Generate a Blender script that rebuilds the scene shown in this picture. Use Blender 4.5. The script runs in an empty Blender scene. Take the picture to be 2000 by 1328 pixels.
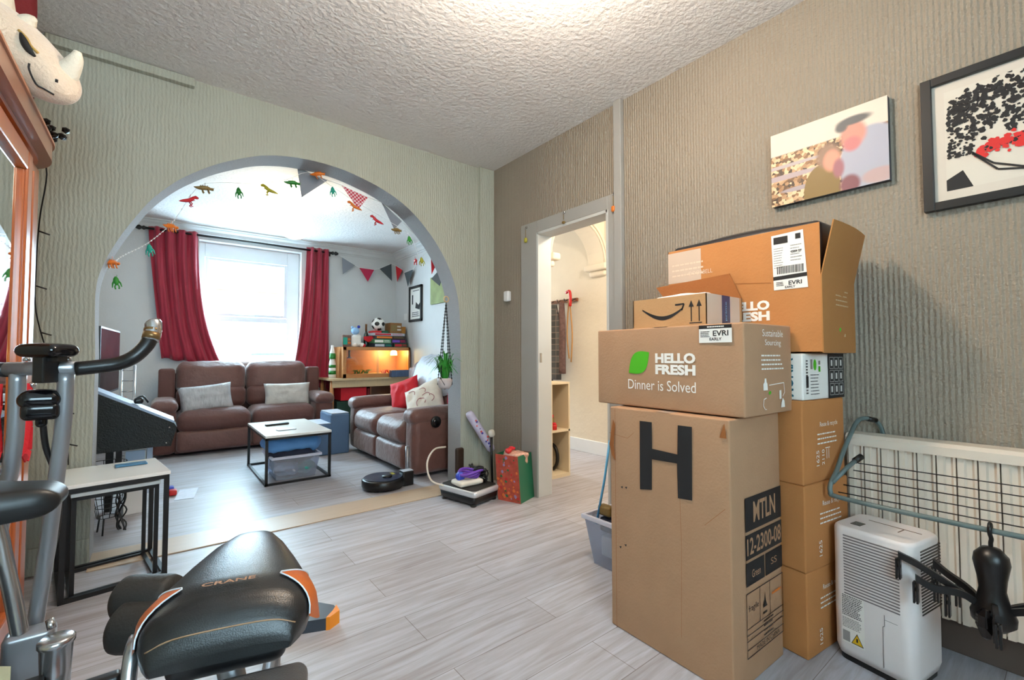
import bpy, bmesh, math, random
from mathutils import Vector, Matrix, noise
from mathutils.geometry import tessellate_polygon
PI = math.pi
random.seed(4)
SC = bpy.context.scene
COL = SC.collection

# ------------------------------------------------------------------ camera
cam = bpy.data.cameras.new('camera'); cam.sensor_width = 36.0
cam.lens = 36.0*880.86/2000.0
cam.clip_start = 0.02
co = bpy.data.objects.new('camera', cam); COL.objects.link(co)
_r = Vector((0.78604636, -0.6181662, -0.00128863)); _u = Vector((-0.02072531, -0.02843715, 0.9993807)); _f = Vector((0.61782002, 0.78553286, 0.03516461))
mw = Matrix((( _r.x, _u.x, -_f.x, 0.0), (_r.y, _u.y, -_f.y, 0.0), (_r.z, _u.z, -_f.z, 1.05), (0, 0, 0, 1)))
co.matrix_world = mw
SC.camera = co

# ------------------------------------------------------------------ world and light
w = bpy.data.worlds.new('sky'); SC.world = w; w.use_nodes = True
nt = w.node_tree; nt.nodes.clear()
bg = nt.nodes.new('ShaderNodeBackground'); bg.inputs['Color'].default_value = (0.72, 0.86, 1.0, 1); bg.inputs['Strength'].default_value = 18.0
ow = nt.nodes.new('ShaderNodeOutputWorld'); nt.links.new(bg.outputs[0], ow.inputs[0])

def area(name, loc, rot, sx, sy, power, color, spread=180):
    l = bpy.data.lights.new(name, 'AREA'); l.shape = 'RECTANGLE'; l.size = sx; l.size_y = sy
    l.energy = power; l.color = color; l.spread = math.radians(spread)
    o = bpy.data.objects.new(name, l); o.location = loc; o.rotation_euler = rot; COL.objects.link(o); return o
def point(name, loc, power, color, rad=0.05):
    l = bpy.data.lights.new(name, 'POINT'); l.energy = power; l.color = color; l.shadow_soft_size = rad
    o = bpy.data.objects.new(name, l); o.location = loc; COL.objects.link(o); return o
# daylight entering by the front window (the added rear window takes its light from the sky)
area('front_window_daylight', (0.92, 6.98, 1.75), (math.radians(-90), 0, 0), 1.05, 1.45, 115, (0.68, 0.84, 1.0))
# ceiling lamps
point('dining_lamp_light', (1.0, 1.06, 2.38), 46, (1.0, 0.85, 0.68), 0.055)
point('hall_lamp_light', (2.95, 1.9, 2.35), 36, (1.0, 0.90, 0.76), 0.08)
area('hall_door_daylight', (3.32, 6.7, 1.6), (math.radians(-90), 0, 0), 0.6, 1.6, 75, (0.80, 0.90, 1.0))
point('vivarium_heat_light', (2.72, 6.40, 1.09), 7.0, (1.0, 0.70, 0.26), 0.03)

SC.view_settings.view_transform = 'Standard'; SC.view_settings.look = 'None'
SC.view_settings.gamma = 1.0; SC.view_settings.use_curve_mapping = False
SC.view_settings.exposure = 0.48

# ------------------------------------------------------------------ helpers
WL = {}
def lin(c):
    return tuple((x/255.0/12.92 if x/255.0 <= 0.04045 else ((x/255.0+0.055)/1.055)**2.4) for x in c) + (1.0,)
def new_mat(name):
    m = bpy.data.materials.new(name); m.use_nodes = True
    return m, m.node_tree, m.node_tree.nodes['Principled BSDF']
def mat(name, rgb, rough=0.6, metal=0.0, bump=0.0, bscale=60.0, var=0.0, vscale=6.0, coat=0.0, stretch=None, spec=None, sheen=0.0):
    m, t, b = new_mat(name)
    c = lin(rgb); b.inputs['Base Color'].default_value = c
    b.inputs['Roughness'].default_value = rough; b.inputs['Metallic'].default_value = metal
    if coat: b.inputs['Coat Weight'].default_value = coat; b.inputs['Coat Roughness'].default_value = 0.12
    if spec is not None: b.inputs['Specular IOR Level'].default_value = spec
    if sheen: b.inputs['Sheen Weight'].default_value = sheen
    tc = t.nodes.new('ShaderNodeTexCoord'); src = tc.outputs['Object']
    if stretch:
        mp = t.nodes.new('ShaderNodeMapping'); mp.inputs['Scale'].default_value = stretch
        t.links.new(src, mp.inputs[0]); src = mp.outputs[0]
    if bump:
        n = t.nodes.new('ShaderNodeTexNoise'); n.inputs['Scale'].default_value = bscale; n.inputs['Detail'].default_value = 4
        bp = t.nodes.new('ShaderNodeBump'); bp.inputs['Strength'].default_value = bump; bp.inputs['Distance'].default_value = 0.01
        t.links.new(src, n.inputs['Vector']); t.links.new(n.outputs['Fac'], bp.inputs['Height']); t.links.new(bp.outputs[0], b.inputs['Normal'])
    nv = t.nodes.new('ShaderNodeTexNoise'); nv.inputs['Scale'].default_value = vscale; nv.inputs['Detail'].default_value = 3
    t.links.new(src, nv.inputs['Vector'])
    mx = t.nodes.new('ShaderNodeMix'); mx.data_type = 'RGBA'; v = var if var else 0.05
    mx.inputs['A'].default_value = tuple(max(0, x*(1-v)) for x in c[:3])+(1,); mx.inputs['B'].default_value = tuple(min(1, x*(1+v)) for x in c[:3])+(1,)
    t.links.new(nv.outputs['Fac'], mx.inputs['Factor']); t.links.new(mx.outputs['Result'], b.inputs['Base Color'])
    return m
def emis(name, rgb, s):
    m, t, b = new_mat(name); b.inputs['Emission Color'].default_value = lin(rgb); b.inputs['Emission Strength'].default_value = s
    b.inputs['Base Color'].default_value = lin(rgb); return m
def thin_glass(name, rgb=(235, 245, 245), gloss=0.08, alpha=0.0):
    m = bpy.data.materials.new(name); m.use_nodes = True; t = m.node_tree; t.nodes.clear()
    o = t.nodes.new('ShaderNodeOutputMaterial'); a = t.nodes.new('ShaderNodeBsdfTransparent'); g = t.nodes.new('ShaderNodeBsdfGlossy')
    a.inputs[0].default_value = lin(rgb); g.inputs['Roughness'].default_value = 0.04; x = t.nodes.new('ShaderNodeMixShader'); x.inputs[0].default_value = gloss
    t.links.new(a.outputs[0], x.inputs[1]); t.links.new(g.outputs[0], x.inputs[2]); last = x
    if alpha:
        d = t.nodes.new('ShaderNodeBsdfDiffuse'); d.inputs[0].default_value = lin(rgb); y = t.nodes.new('ShaderNodeMixShader'); y.inputs[0].default_value = alpha
        t.links.new(x.outputs[0], y.inputs[1]); t.links.new(d.outputs[0], y.inputs[2]); last = y
    t.links.new(last.outputs[0], o.inputs[0]); return m

def obj(name, bm, mats, parent=None, smooth=False, origin=None, rev=True):
    if rev: bmesh.ops.recalc_face_normals(bm, faces=bm.faces)
    if smooth:
        for f in bm.faces: f.smooth = True
    off = Vector(WL[parent.name]) if parent else Vector(origin if origin else (0, 0, 0))
    if off.length: bmesh.ops.translate(bm, verts=bm.verts, vec=-off)
    me = bpy.data.meshes.new(name); bm.to_mesh(me); bm.free()
    if not isinstance(mats, (list, tuple)): mats = [mats]
    for m in mats: me.materials.append(m)
    if smooth == 'auto':
        pass
    o = bpy.data.objects.new(name, me); COL.objects.link(o)
    if parent: o.parent = parent; WL[o.name] = WL[parent.name]
    else: o.location = off; WL[o.name] = tuple(off)
    return o
def thing(name, label, cat, loc=(0, 0, 0), group=None):
    o = bpy.data.objects.new(name, None); COL.objects.link(o); o.empty_display_size = 0.05
    o.location = loc; WL[o.name] = tuple(loc); o['label'] = label; o['category'] = cat
    if group: o['group'] = group
    return o
def tag(o, label, cat, group=None):
    o['label'] = label; o['category'] = cat
    if group: o['group'] = group
    return o
def struct(name, bm, m, parent=None, smooth=False):
    o = obj(name, bm, m, parent, smooth)
    if not parent: o['kind'] = 'structure'
    return o
def B(): return bmesh.new()
def fin(bm, vs, mi, M):
    fs = set()
    for v in vs:
        for f in v.link_faces: fs.add(f)
    for f in fs: f.material_index = mi
    if M is not None: bmesh.ops.transform(bm, matrix=M, verts=vs)
    return vs
def box(bm, x0, x1, y0, y1, z0, z1, mi=0, M=None, bev=0, seg=2):
    t = bmesh.new() if bev else bm
    P = [(x, y, z) for x in (x0, x1) for y in (y0, y1) for z in (z0, z1)]
    vs = [t.verts.new(p) for p in P]
    for q in ((0, 1, 3, 2), (4, 6, 7, 5), (0, 4, 5, 1), (2, 3, 7, 6), (0, 2, 6, 4), (1, 5, 7, 3)): t.faces.new([vs[i] for i in q])
    if bev:
        bmesh.ops.recalc_face_normals(t, faces=t.faces)
        bmesh.ops.bevel(t, geom=list(t.edges), offset=bev, segments=seg, affect='EDGES', profile=0.5)
        return merge(bm, t, mi, M)
    return fin(bm, vs, mi, M)
def merge(bm, t, mi=0, M=None):
    mp = {}; 
    for v in t.verts: mp[v] = bm.verts.new(v.co)
    for f in t.faces:
        try: g = bm.faces.new([mp[v] for v in f.verts]); g.material_index = mi; g.smooth = f.smooth
        except ValueError: pass
    t.free(); vs = list(mp.values())
    if M is not None: bmesh.ops.transform(bm, matrix=M, verts=vs)
    return vs
def prism(bm, pts, ax, a, b, mi=0, M=None):
    """closed outline (2D) extruded along axis ax from a to b; pts are the other two coords in order"""
    def mk(p, h):
        return {'x': (h, p[0], p[1]), 'y': (p[0], h, p[1]), 'z': (p[0], p[1], h)}[ax]
    v0 = [bm.verts.new(mk(p, a)) for p in pts]; v1 = [bm.verts.new(mk(p, b)) for p in pts]; n = len(pts)
    if n <= 4: bm.faces.new(v0); bm.faces.new(v1[::-1])
    else:
        for a_, b_, c_ in tessellate_polygon([[Vector((p[0], p[1], 0)) for p in pts]]):
            bm.faces.new([v0[a_], v0[b_], v0[c_]]); bm.faces.new([v1[c_], v1[b_], v1[a_]])
    for i in range(n): bm.faces.new([v0[i], v1[i], v1[(i+1) % n], v0[(i+1) % n]])
    vs = v0+v1; fin(bm, vs, mi, M)
    return vs
def catmull(pts, n=6):
    if len(pts) < 3: return [Vector(p) for p in pts]
    P = [Vector(p) for p in pts]; P = [P[0]*2-P[1]]+P+[P[-1]*2-P[-2]]; out = []
    for i in range(1, len(P)-2):
        for k in range(n):
            t = k/n; a, b, c, d = P[i-1], P[i], P[i+1], P[i+2]
            out.append(0.5*((2*b)+(c-a)*t+(2*a-5*b+4*c-d)*t*t+(3*b-a-3*c+d)*t**3))
    out.append(P[-2]); return out
def tube(bm, pts, r, n=10, mi=0, smooth=True, curve=0, M=None, cap=True):
    P = catmull(pts, curve) if curve else [Vector(p) for p in pts]
    R = r if callable(r) else (lambda t: r)
    rings = []; up = None; N = len(P)
    for i, p in enumerate(P):
        d = (P[min(i+1, N-1)]-P[max(i-1, 0)])
        if d.length < 1e-9: d = Vector((0, 0, 1))
        d.normalize()
        if up is None:
            up = Vector((0, 0, 1)) if abs(d.z) < 0.9 else Vector((1, 0, 0))
        s = d.cross(up)
        if s.length < 1e-6: s = d.cross(Vector((0, 1, 0.01)))
        s.normalize(); up = s.cross(d).normalized(); rr = R(i/max(1, N-1))
        rings.append([bm.verts.new(p+(s*math.cos(2*PI*k/n)+up*math.sin(2*PI*k/n))*rr) for k in range(n)])
    fs = []
    for a, b in zip(rings, rings[1:]):
        for k in range(n): fs.append(bm.faces.new([a[k], a[(k+1) % n], b[(k+1) % n], b[k]]))
    if cap: fs.append(bm.faces.new(rings[0][::-1])); fs.append(bm.faces.new(rings[-1]))
    for f in fs: f.material_index = mi; f.smooth = smooth
    vs = [v for q in rings for v in q]
    if M is not None: bmesh.ops.transform(bm, matrix=M, verts=vs)
    return vs
def lathe(bm, prof, c=(0, 0, 0), n=24, mi=0, M=None, smooth=True):
    rings = []
    for r_, z in prof:
        rings.append([bm.verts.new((c[0]+max(r_, 1e-5)*math.cos(2*PI*k/n), c[1]+max(r_, 1e-5)*math.sin(2*PI*k/n), c[2]+z)) for k in range(n)])
    for a, b in zip(rings, rings[1:]):
        for k in range(n):
            f = bm.faces.new([a[k], a[(k+1) % n], b[(k+1) % n], b[k]]); f.material_index = mi; f.smooth = smooth
    for q in (rings[0][::-1], rings[-1]):
        f = bm.faces.new(q); f.material_index = mi
    vs = [v for q in rings for v in q]
    if M is not None: bmesh.ops.transform(bm, matrix=M, verts=vs)
    return vs
def soft(bm, c, size, r, bulge=(0, 0, 0), m=5, mi=0, M=None, nz=0.0, ns=5.0, taper=None):
    """rounded, bulging upholstery block. size = full extents; r = edge radius; bulge per axis"""
    h = Vector(size)*0.5; r = min(r, min(h)*0.98); T = [0, .268, .577, 1.0]
    def coords(hh):
        inner = hh-r; o = [-(inner+r*t) for t in T[::-1]]
        o += [-inner+2*inner*(k+1)/m for k in range(m-1)]; o += [inner+r*t for t in T]; return o
    CX = [coords(h[a]) for a in range(3)]; verts = {}
    def V(p):
        k = (round(p[0], 5), round(p[1], 5), round(p[2], 5))
        if k in verts: return verts[k]
        q = Vector(p); inn = Vector([max(-(h[a]-r), min(h[a]-r, q[a])) for a in range(3)]); d = q-inn
        pos = inn+d.normalized()*r if d.length > 1e-9 else q
        for a in range(3):
            b, e = (a+1) % 3, (a+2) % 3
            wgt = (q[a]/h[a])*(1-(q[b]/h[b])**2)*(1-(q[e]/h[e])**2); pos[a] += bulge[a]*wgt
        if taper: pos = Vector(taper(pos, h))
        if nz:
            nn = noise.noise_vector((pos+Vector(c))*ns); pos += nn*nz
        verts[k] = bm.verts.new(pos+Vector(c)); return verts[k]
    for a in range(3):
        b, e = (a+1) % 3, (a+2) % 3
        for s in (-1, 1):
            for i in range(len(CX[b])-1):
                for j in range(len(CX[e])-1):
                    q = []
                    for (ii, jj) in ((i, j), (i+1, j), (i+1, j+1), (i, j+1)):
                        p = [0, 0, 0]; p[a] = s*h[a]; p[b] = CX[b][ii]; p[e] = CX[e][jj]; q.append(V(p))
                    q = list(dict.fromkeys(q))
                    if len(q) < 3: continue
                    try: f = bm.faces.new(q if s > 0 else q[::-1])
                    except ValueError: continue
                    f.material_index = mi; f.smooth = True
    vs = list(verts.values())
    if M is not None: bmesh.ops.transform(bm, matrix=M, verts=vs)
    return vs
def pillow(bm, w_, h_, t, M, mi=0, n=14, nz=0.006, seed=0):
    g = {}
    for s in (1, -1):
        for i in range(n+1):
            for j in range(n+1):
                a, b = -1+2*i/n, -1+2*j/n
                if s == -1 and (i in (0, n) or j in (0, n)): g[s, i, j] = g[1, i, j]; continue
                k = ((1-a**4)*(1-b**4))**0.5
                sx = 1-0.07*(1-a*a)*abs(b)**3*0 - 0.06*(1-b*b); sy = 1-0.06*(1-a*a)
                z = s*t*0.5*k + nz*noise.noise(Vector((a*3+seed, b*3, s*2)))*2*k
                g[s, i, j] = bm.verts.new((a*w_/2*sx, b*h_/2*sy, z))
    for s in (1, -1):
        for i in range(n):
            for j in range(n):
                f = bm.faces.new([g[s, i, j], g[s, i+1, j], g[s, i+1, j+1], g[s, i, j+1]][::s]); f.smooth = True; f.material_index = mi
    vs = list(set(g.values())); bmesh.ops.transform(bm, matrix=M, verts=vs); return vs
def rotm(loc, rx=0, ry=0, rz=0):
    return Matrix.Translation(loc) @ Matrix.Rotation(rz, 4, 'Z') @ Matrix.Rotation(ry, 4, 'Y') @ Matrix.Rotation(rx, 4, 'X')
def copy_tree(o, parent=None):
    c = o.copy(); COL.objects.link(c); c.parent = parent
    for ch in list(o.children): copy_tree(ch, c)
    return c
class Face:
    """a flat printed side: origin O, across U, up V, outward N; marks are laid on it as thin ink"""
    def __init__(s, O, U, V, N): s.O, s.U, s.V, s.N = Vector(O), Vector(U).normalized(), Vector(V).normalized(), Vector(N).normalized()
    def at(s, a, b, n=0.0008): return s.O+s.U*a+s.V*b+s.N*n
    def poly(s, bm, pts, mi=0, n=0.0008):
        v = [bm.verts.new(s.at(a, b, n)) for a, b in pts]
        for q in ([tuple(range(len(pts)))] if len(pts) <= 4 else tessellate_polygon([[Vector((p[0], p[1], 0)) for p in pts]])):
            if len(set(q)) > 2: bm.faces.new([v[i] for i in q]).material_index = mi
    def rect(s, bm, a0, a1, b0, b1, mi=0, n=0.0008): s.poly(bm, [(a0, b0), (a1, b0), (a1, b1), (a0, b1)], mi, n)
    def line(s, bm, pts, w_=0.002, mi=0, n=0.0008):
        for (a0, b0), (a1, b1) in zip(pts, pts[1:]):
            L = math.hypot(a1-a0, b1-b0) or 1; nx, ny = -(b1-b0)/L*w_/2, (a1-a0)/L*w_/2
            s.poly(bm, [(a0-nx, b0-ny), (a1-nx, b1-ny), (a1+nx, b1+ny), (a0+nx, b0+ny)], mi, n)
    def text(s, bm, txt, a0, a1, b0, b1, mi=0, n=0.0012, rot=False, bold=0.0, shear=0.0):
        cu = bpy.data.curves.new('t', 'FONT'); cu.body = txt; cu.size = 1.0; cu.resolution_u = 3; cu.offset = bold; cu.shear = shear
        o = bpy.data.objects.new('t', cu); me = o.to_mesh()
        if len(me.vertices):
            xs = [v.co.x for v in me.vertices]; ys = [v.co.y for v in me.vertices]
            x0, x1, y0, y1 = min(xs), max(xs), min(ys), max(ys); vv = []
            for v in me.vertices:
                p, q = (v.co.x-x0)/(x1-x0), (v.co.y-y0)/(y1-y0 or 1)
                if rot: a, b = a1-(a1-a0)*q, b0+(b1-b0)*p
                else: a, b = a0+(a1-a0)*p, b0+(b1-b0)*q
                vv.append(bm.verts.new(s.at(a, b, n)))
            for f in me.polygons:
                try: g = bm.faces.new([vv[i] for i in f.vertices]); g.material_index = mi
                except ValueError: pass
        o.to_mesh_clear(); bpy.data.objects.remove(o); bpy.data.curves.remove(cu)
    def scribble(s, bm, a0, a1, b0, b1, rows, mi=0, n=0.0009, fill=0.5, seed=1):
        """unreadable small print: short dashes in rows"""
        rg = random.Random(seed); dh = (b1-b0)/rows
        for k in range(rows):
            a = a0; b = b0+dh*k
            end = a1-(a1-a0)*rg.random()*0.25
            while a < end:
                L = (a1-a0)*rg.uniform(0.04, 0.13); s.rect(bm, a, min(end, a+L), b+dh*(0.5-fill/2), b+dh*(0.5+fill/2), mi, n); a += L+(a1-a0)*0.02
# ------------------------------------------------------------------ materials
def wallpaper(name, rgb, horiz, period, strength, wob=0.25, rib=0.5, wave=1.0):
    m, t, b = new_mat(name); L = t.links
    b.inputs['Roughness'].default_value = 0.75; b.inputs['Specular IOR Level'].default_value = 0.3
    tc = t.nodes.new('ShaderNodeTexCoord'); mp = t.nodes.new('ShaderNodeMapping')
    # swizzle so texture X runs along the wall
    sx = t.nodes.new('ShaderNodeSeparateXYZ'); cx = t.nodes.new('ShaderNodeCombineXYZ')
    L.new(tc.outputs['Object'], sx.inputs[0]); L.new(sx.outputs[horiz], cx.inputs[0]); L.new(sx.outputs[2], cx.inputs[2])
    L.new(cx.outputs[0], mp.inputs[0]); mp.inputs['Scale'].default_value = (1, 1, 1)
    # wandering: offset x by low noise of z
    nw = t.nodes.new('ShaderNodeTexNoise'); nw.inputs['Scale'].default_value = 7; L.new(mp.outputs[0], nw.inputs['Vector'])
    ad = t.nodes.new('ShaderNodeVectorMath'); ad.operation = 'MULTIPLY_ADD'; ad.inputs[1].default_value = (wob*period*3, 0, 0)
    L.new(nw.outputs['Color'], ad.inputs[0]); L.new(mp.outputs[0], ad.inputs[2])
    wv = t.nodes.new('ShaderNodeTexWave'); wv.wave_type = 'BANDS'; wv.bands_direction = 'X'; wv.inputs['Scale'].default_value = 1/period/3.183
    wv.inputs['Distortion'].default_value = 1.2; wv.inputs['Detail'].default_value = 2; wv.inputs['Detail Scale'].default_value = 3
    L.new(ad.outputs[0], wv.inputs['Vector'])
    m2 = t.nodes.new('ShaderNodeMapping'); m2.inputs['Scale'].default_value = (1/period*0.9, 1, 1/period*rib)
    L.new(cx.outputs[0], m2.inputs[0])
    n2 = t.nodes.new('ShaderNodeTexNoise'); n2.inputs['Scale'].default_value = 1.0; n2.inputs['Detail'].default_value = 3; n2.inputs['Roughness'].default_value = 0.6
    L.new(m2.outputs[0], n2.inputs['Vector'])
    sm = t.nodes.new('ShaderNodeMath'); sm.operation = 'MULTIPLY_ADD'; sm.inputs[1].default_value = 1.6
    wm = t.nodes.new('ShaderNodeMath'); wm.operation = 'MULTIPLY'; wm.inputs[1].default_value = wave; L.new(wv.outputs['Fac'], wm.inputs[0])
    L.new(n2.outputs['Fac'], sm.inputs[0]); L.new(wm.outputs[0], sm.inputs[2])
    bp = t.nodes.new('ShaderNodeBump'); bp.inputs['Strength'].default_value = strength; bp.inputs['Distance'].default_value = 0.008
    L.new(sm.outputs[0], bp.inputs['Height']); L.new(bp.outputs[0], b.inputs['Normal'])
    c = lin(rgb); mx = t.nodes.new('ShaderNodeMix'); mx.data_type = 'RGBA'
    mx.inputs['A'].default_value = tuple(x*0.90 for x in c[:3])+(1,); mx.inputs['B'].default_value = tuple(min(1, x*1.08) for x in c[:3])+(1,)
    n3 = t.nodes.new('ShaderNodeTexNoise'); n3.inputs['Scale'].default_value = 2.5; L.new(cx.outputs[0], n3.inputs['Vector'])
    L.new(n3.outputs['Fac'], mx.inputs['Factor']); L.new(mx.outputs['Result'], b.inputs['Base Color'])
    return m
def laminate(name):
    m, t, b = new_mat(name); L = t.links
    b.inputs['Roughness'].default_value = 0.34; b.inputs['Specular IOR Level'].default_value = 0.5
    tc = t.nodes.new('ShaderNodeTexCoord'); br = t.nodes.new('ShaderNodeTexBrick')
    br.inputs['Scale'].default_value = 1.0; br.inputs['Brick Width'].default_value = 1.28; br.inputs['Row Height'].default_value = 0.192
    br.inputs['Mortar Size'].default_value = 0.0016; br.inputs['Mortar Smooth'].default_value = 0.6; br.offset = 0.37; br.offset_frequency = 2
    br.inputs['Color1'].default_value = lin((174, 173, 180)); br.inputs['Color2'].default_value = lin((188, 189, 198)); br.inputs['Mortar'].default_value = lin((120, 110, 104))
    L.new(tc.outputs['Object'], br.inputs['Vector'])
    mp = t.nodes.new('ShaderNodeMapping'); mp.inputs['Scale'].default_value = (1.1, 14, 1); L.new(tc.outputs['Object'], mp.inputs[0])
    n = t.nodes.new('ShaderNodeTexNoise'); n.inputs['Scale'].default_value = 2.2; n.inputs['Detail'].default_value = 6; n.inputs['Roughness'].default_value = 0.62; n.inputs['Distortion'].default_value = 0.6
    L.new(mp.outputs[0], n.inputs['Vector'])
    cr = t.nodes.new('ShaderNodeValToRGB'); cr.color_ramp.elements[0].position = 0.3; cr.color_ramp.elements[0].color = lin((204, 192, 182)); cr.color_ramp.elements[1].position = 0.62; cr.color_ramp.elements[1].color = (1, 1, 1, 1)
    L.new(n.outputs['Fac'], cr.inputs[0])
    mx = t.nodes.new('ShaderNodeMix'); mx.data_type = 'RGBA'; mx.blend_type = 'MULTIPLY'; mx.inputs['Factor'].default_value = 0.85
    L.new(br.outputs['Color'], mx.inputs['A']); L.new(cr.outputs[0], mx.inputs['B']); L.new(mx.outputs['Result'], b.inputs['Base Color'])
    bp = t.nodes.new('ShaderNodeBump'); bp.inputs['Strength'].default_value = 0.25; bp.inputs['Distance'].default_value = 0.003
    L.new(n.outputs['Fac'], bp.inputs['Height']); L.new(bp.outputs[0], b.inputs['Normal'])
    rr = t.nodes.new('ShaderNodeMapRange'); rr.inputs['To Min'].default_value = 0.34; rr.inputs['To Max'].default_value = 0.5; L.new(n.outputs['Fac'], rr.inputs[0]); L.new(rr.outputs[0], b.inputs['Roughness'])
    return m
def card(name, rgb, worn=0.09):
    m = mat(name, rgb, 0.85, bump=0.12, bscale=120, var=worn, vscale=9, spec=0.2); return m
M_ = {}
M_['archwall'] = wallpaper('embossed_wallpaper_sage', (172, 173, 160), 0, 0.017, 0.55, 0.5, 0.30, 0.35)
M_['rightwall'] = wallpaper('embossed_wallpaper_stone', (153, 142, 128), 1, 0.0165, 0.62, 0.05, 1.2, 0.8)
M_['frontwall'] = mat('painted_plaster_grey', (206, 207, 208), 0.7, bump=0.15, bscale=50)
M_['hallwall'] = mat('painted_plaster_cream', (228, 218, 200), 0.7, bump=0.25, bscale=22)
M_['ceiling'] = mat('textured_ceiling_paint', (222, 217, 215), 0.8, bump=0.9, bscale=42)
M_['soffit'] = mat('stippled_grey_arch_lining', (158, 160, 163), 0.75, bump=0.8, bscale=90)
M_['floor'] = laminate('laminate_planks')
M_['strip'] = mat('oak_threshold_plank', (188, 166, 142), 0.4, var=0.12, vscale=5, stretch=(1, 12, 1))
M_['trim'] = mat('grey_painted_trim', (158, 155, 150), 0.5)
M_['trimlight'] = mat('pale_painted_trim', (196, 196, 192), 0.5)
M_['white'] = mat('white_gloss_plastic', (228, 228, 228), 0.3)
M_['upvc'] = mat('white_window_frame', (232, 238, 244), 0.3)
M_['glass'] = thin_glass('window_glass')
M_['black'] = mat('black_satin_metal', (18, 18, 20), 0.4, spec=0.5)
M_['blackpl'] = mat('black_plastic', (16, 16, 18), 0.35)
M_['blackgl'] = mat('black_gloss_plastic', (10, 10, 14), 0.12)
M_['chrome'] = mat('brushed_silver_tube', (176, 176, 178), 0.24, metal=0.9)
M_['silverpaint'] = mat('silver_painted_steel', (146, 146, 150), 0.32, metal=0.6)
M_['suede'] = mat('brown_suede_leather', (94, 54, 46), 0.62, bump=0.35, bscale=35, var=0.22, vscale=7, sheen=0.2)
M_['suede2'] = mat('brown_suede_leather_worn', (104, 66, 58), 0.5, bump=0.8, bscale=20, var=0.25, vscale=8, sheen=0.3)
M_['curtain'] = mat('crimson_curtain_cloth', (152, 10, 44), 0.6, bump=0.25, bscale=220, var=0.1, vscale=12, sheen=0.25)
M_['card'] = card('cardboard_brown', (172, 134, 104))
M_['card2'] = card('cardboard_orange_brown', (184, 124, 74))
M_['card3'] = card('cardboard_tan', (184, 142, 100))
M_['cardin'] = card('cardboard_inside', (150, 92, 50))
M_['tape'] = mat('clear_parcel_tape', (200, 178, 160), 0.25)
M_['inkblack'] = mat('black_ink', (26, 24, 26), 0.7)
M_['inkwhite'] = mat('white_ink', (236, 230, 222), 0.7)
M_['inkgreen'] = mat('green_ink', (76, 176, 20), 0.6)
M_['paper'] = mat('label_paper', (232, 228, 222), 0.6)
M_['leather'] = mat('black_leatherette', (26, 27, 29), 0.34, bump=0.10, bscale=420, spec=0.6)
M_['orangepl'] = mat('burnt_orange_leatherette', (186, 92, 34), 0.42, bump=0.12, bscale=200)
M_['orange'] = mat('orange_plastic', (236, 140, 20), 0.4)
M_['foam'] = mat('dark_grey_foam', (40, 38, 36), 0.6, bump=0.15, bscale=150)
M_['marble'] = mat('white_marble_laminate', (236, 236, 232), 0.22, var=0.10, vscale=4)
M_['wood'] = mat('oak_veneer', (186, 126, 74), 0.42, var=0.2, vscale=8, stretch=(1, 6, 6))
M_['woodlt'] = mat('pale_beech_veneer', (206, 180, 142), 0.45, var=0.12, vscale=6, stretch=(8, 1, 1))
M_['woodor'] = mat('varnished_orange_wood', (178, 92, 40), 0.28, var=0.18, vscale=6, stretch=(9, 9, 1), coat=0.4)
M_['wooddk'] = mat('varnished_brown_wood', (128, 76, 44), 0.32, var=0.18, vscale=6, coat=0.4)
M_['mirror'] = mat('mirror_glass', (225, 228, 228), 0.015, metal=1.0)
M_['rhino'] = mat('beige_plush', (226, 202, 178), 0.9, bump=0.5, bscale=120, sheen=0.5)
M_['darkred'] = mat('dark_red_cloth', (110, 16, 24), 0.8, bump=0.3, bscale=80)
M_['red'] = mat('red_cloth', (206, 24, 40), 0.7, bump=0.3, bscale=70)
M_['redpl'] = mat('red_plastic', (200, 26, 24), 0.4)
M_['cream'] = mat('cream_cloth', (226, 220, 208), 0.8, bump=0.3, bscale=60)
M_['silvercloth'] = mat('silver_crushed_cloth', (190, 196, 208), 0.45, bump=0.6, bscale=30, var=0.12, vscale=14)
M_['petblue'] = mat('blue_grey_fabric', (84, 108, 138), 0.8, bump=0.2, bscale=90)
M_['blue'] = mat('blue_cloth', (88, 140, 196), 0.7, bump=0.3, bscale=40)
M_['clear'] = thin_glass('clear_plastic', (222, 228, 240), 0.10, 0.22)
M_['green'] = mat('green_toy', (30, 120, 40), 0.45)
M_['leaf'] = mat('green_leaf', (46, 140, 44), 0.45, var=0.25, vscale=20)
M_['teal'] = mat('teal_toy', (26, 160, 140), 0.45)
M_['redtoy'] = mat('red_toy', (196, 30, 44), 0.45)
M_['orangetoy'] = mat('orange_toy', (224, 118, 30), 0.45)
M_['browntoy'] = mat('brown_toy', (128, 104, 56), 0.5, var=0.3, vscale=60)
M_['limetoy'] = mat('olive_yellow_toy', (166, 160, 40), 0.45)
M_['string'] = mat('white_string', (240, 240, 240), 0.6)
M_['greycloth'] = mat('grey_bunting_cloth', (134, 138, 148), 0.8)
M_['darkcloth'] = mat('dark_grey_bunting_cloth', (78, 88, 94), 0.8)
M_['radiator'] = mat('radiator_enamel', (222, 208, 192), 0.35)
M_['dehum'] = mat('dehumidifier_white', (226, 218, 216), 0.35)
M_['airer'] = mat('grey_green_coated_tube', (92, 108, 108), 0.35)
M_['green_bag'] = mat('green_gift_paper', (20, 100, 68), 0.35)
M_['pink'] = mat('pink_cloth', (214, 40, 90), 0.7)
M_['purple'] = mat('purple_band', (112, 66, 176), 0.45)
M_['bluepl'] = mat('blue_plastic', (50, 70, 190), 0.35)
M_['brick'] = mat('brick_wall', (190, 110, 96), 0.8, var=0.2, vscale=4)
M_['yellow'] = mat('warning_yellow', (222, 178, 24), 0.5)
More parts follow.
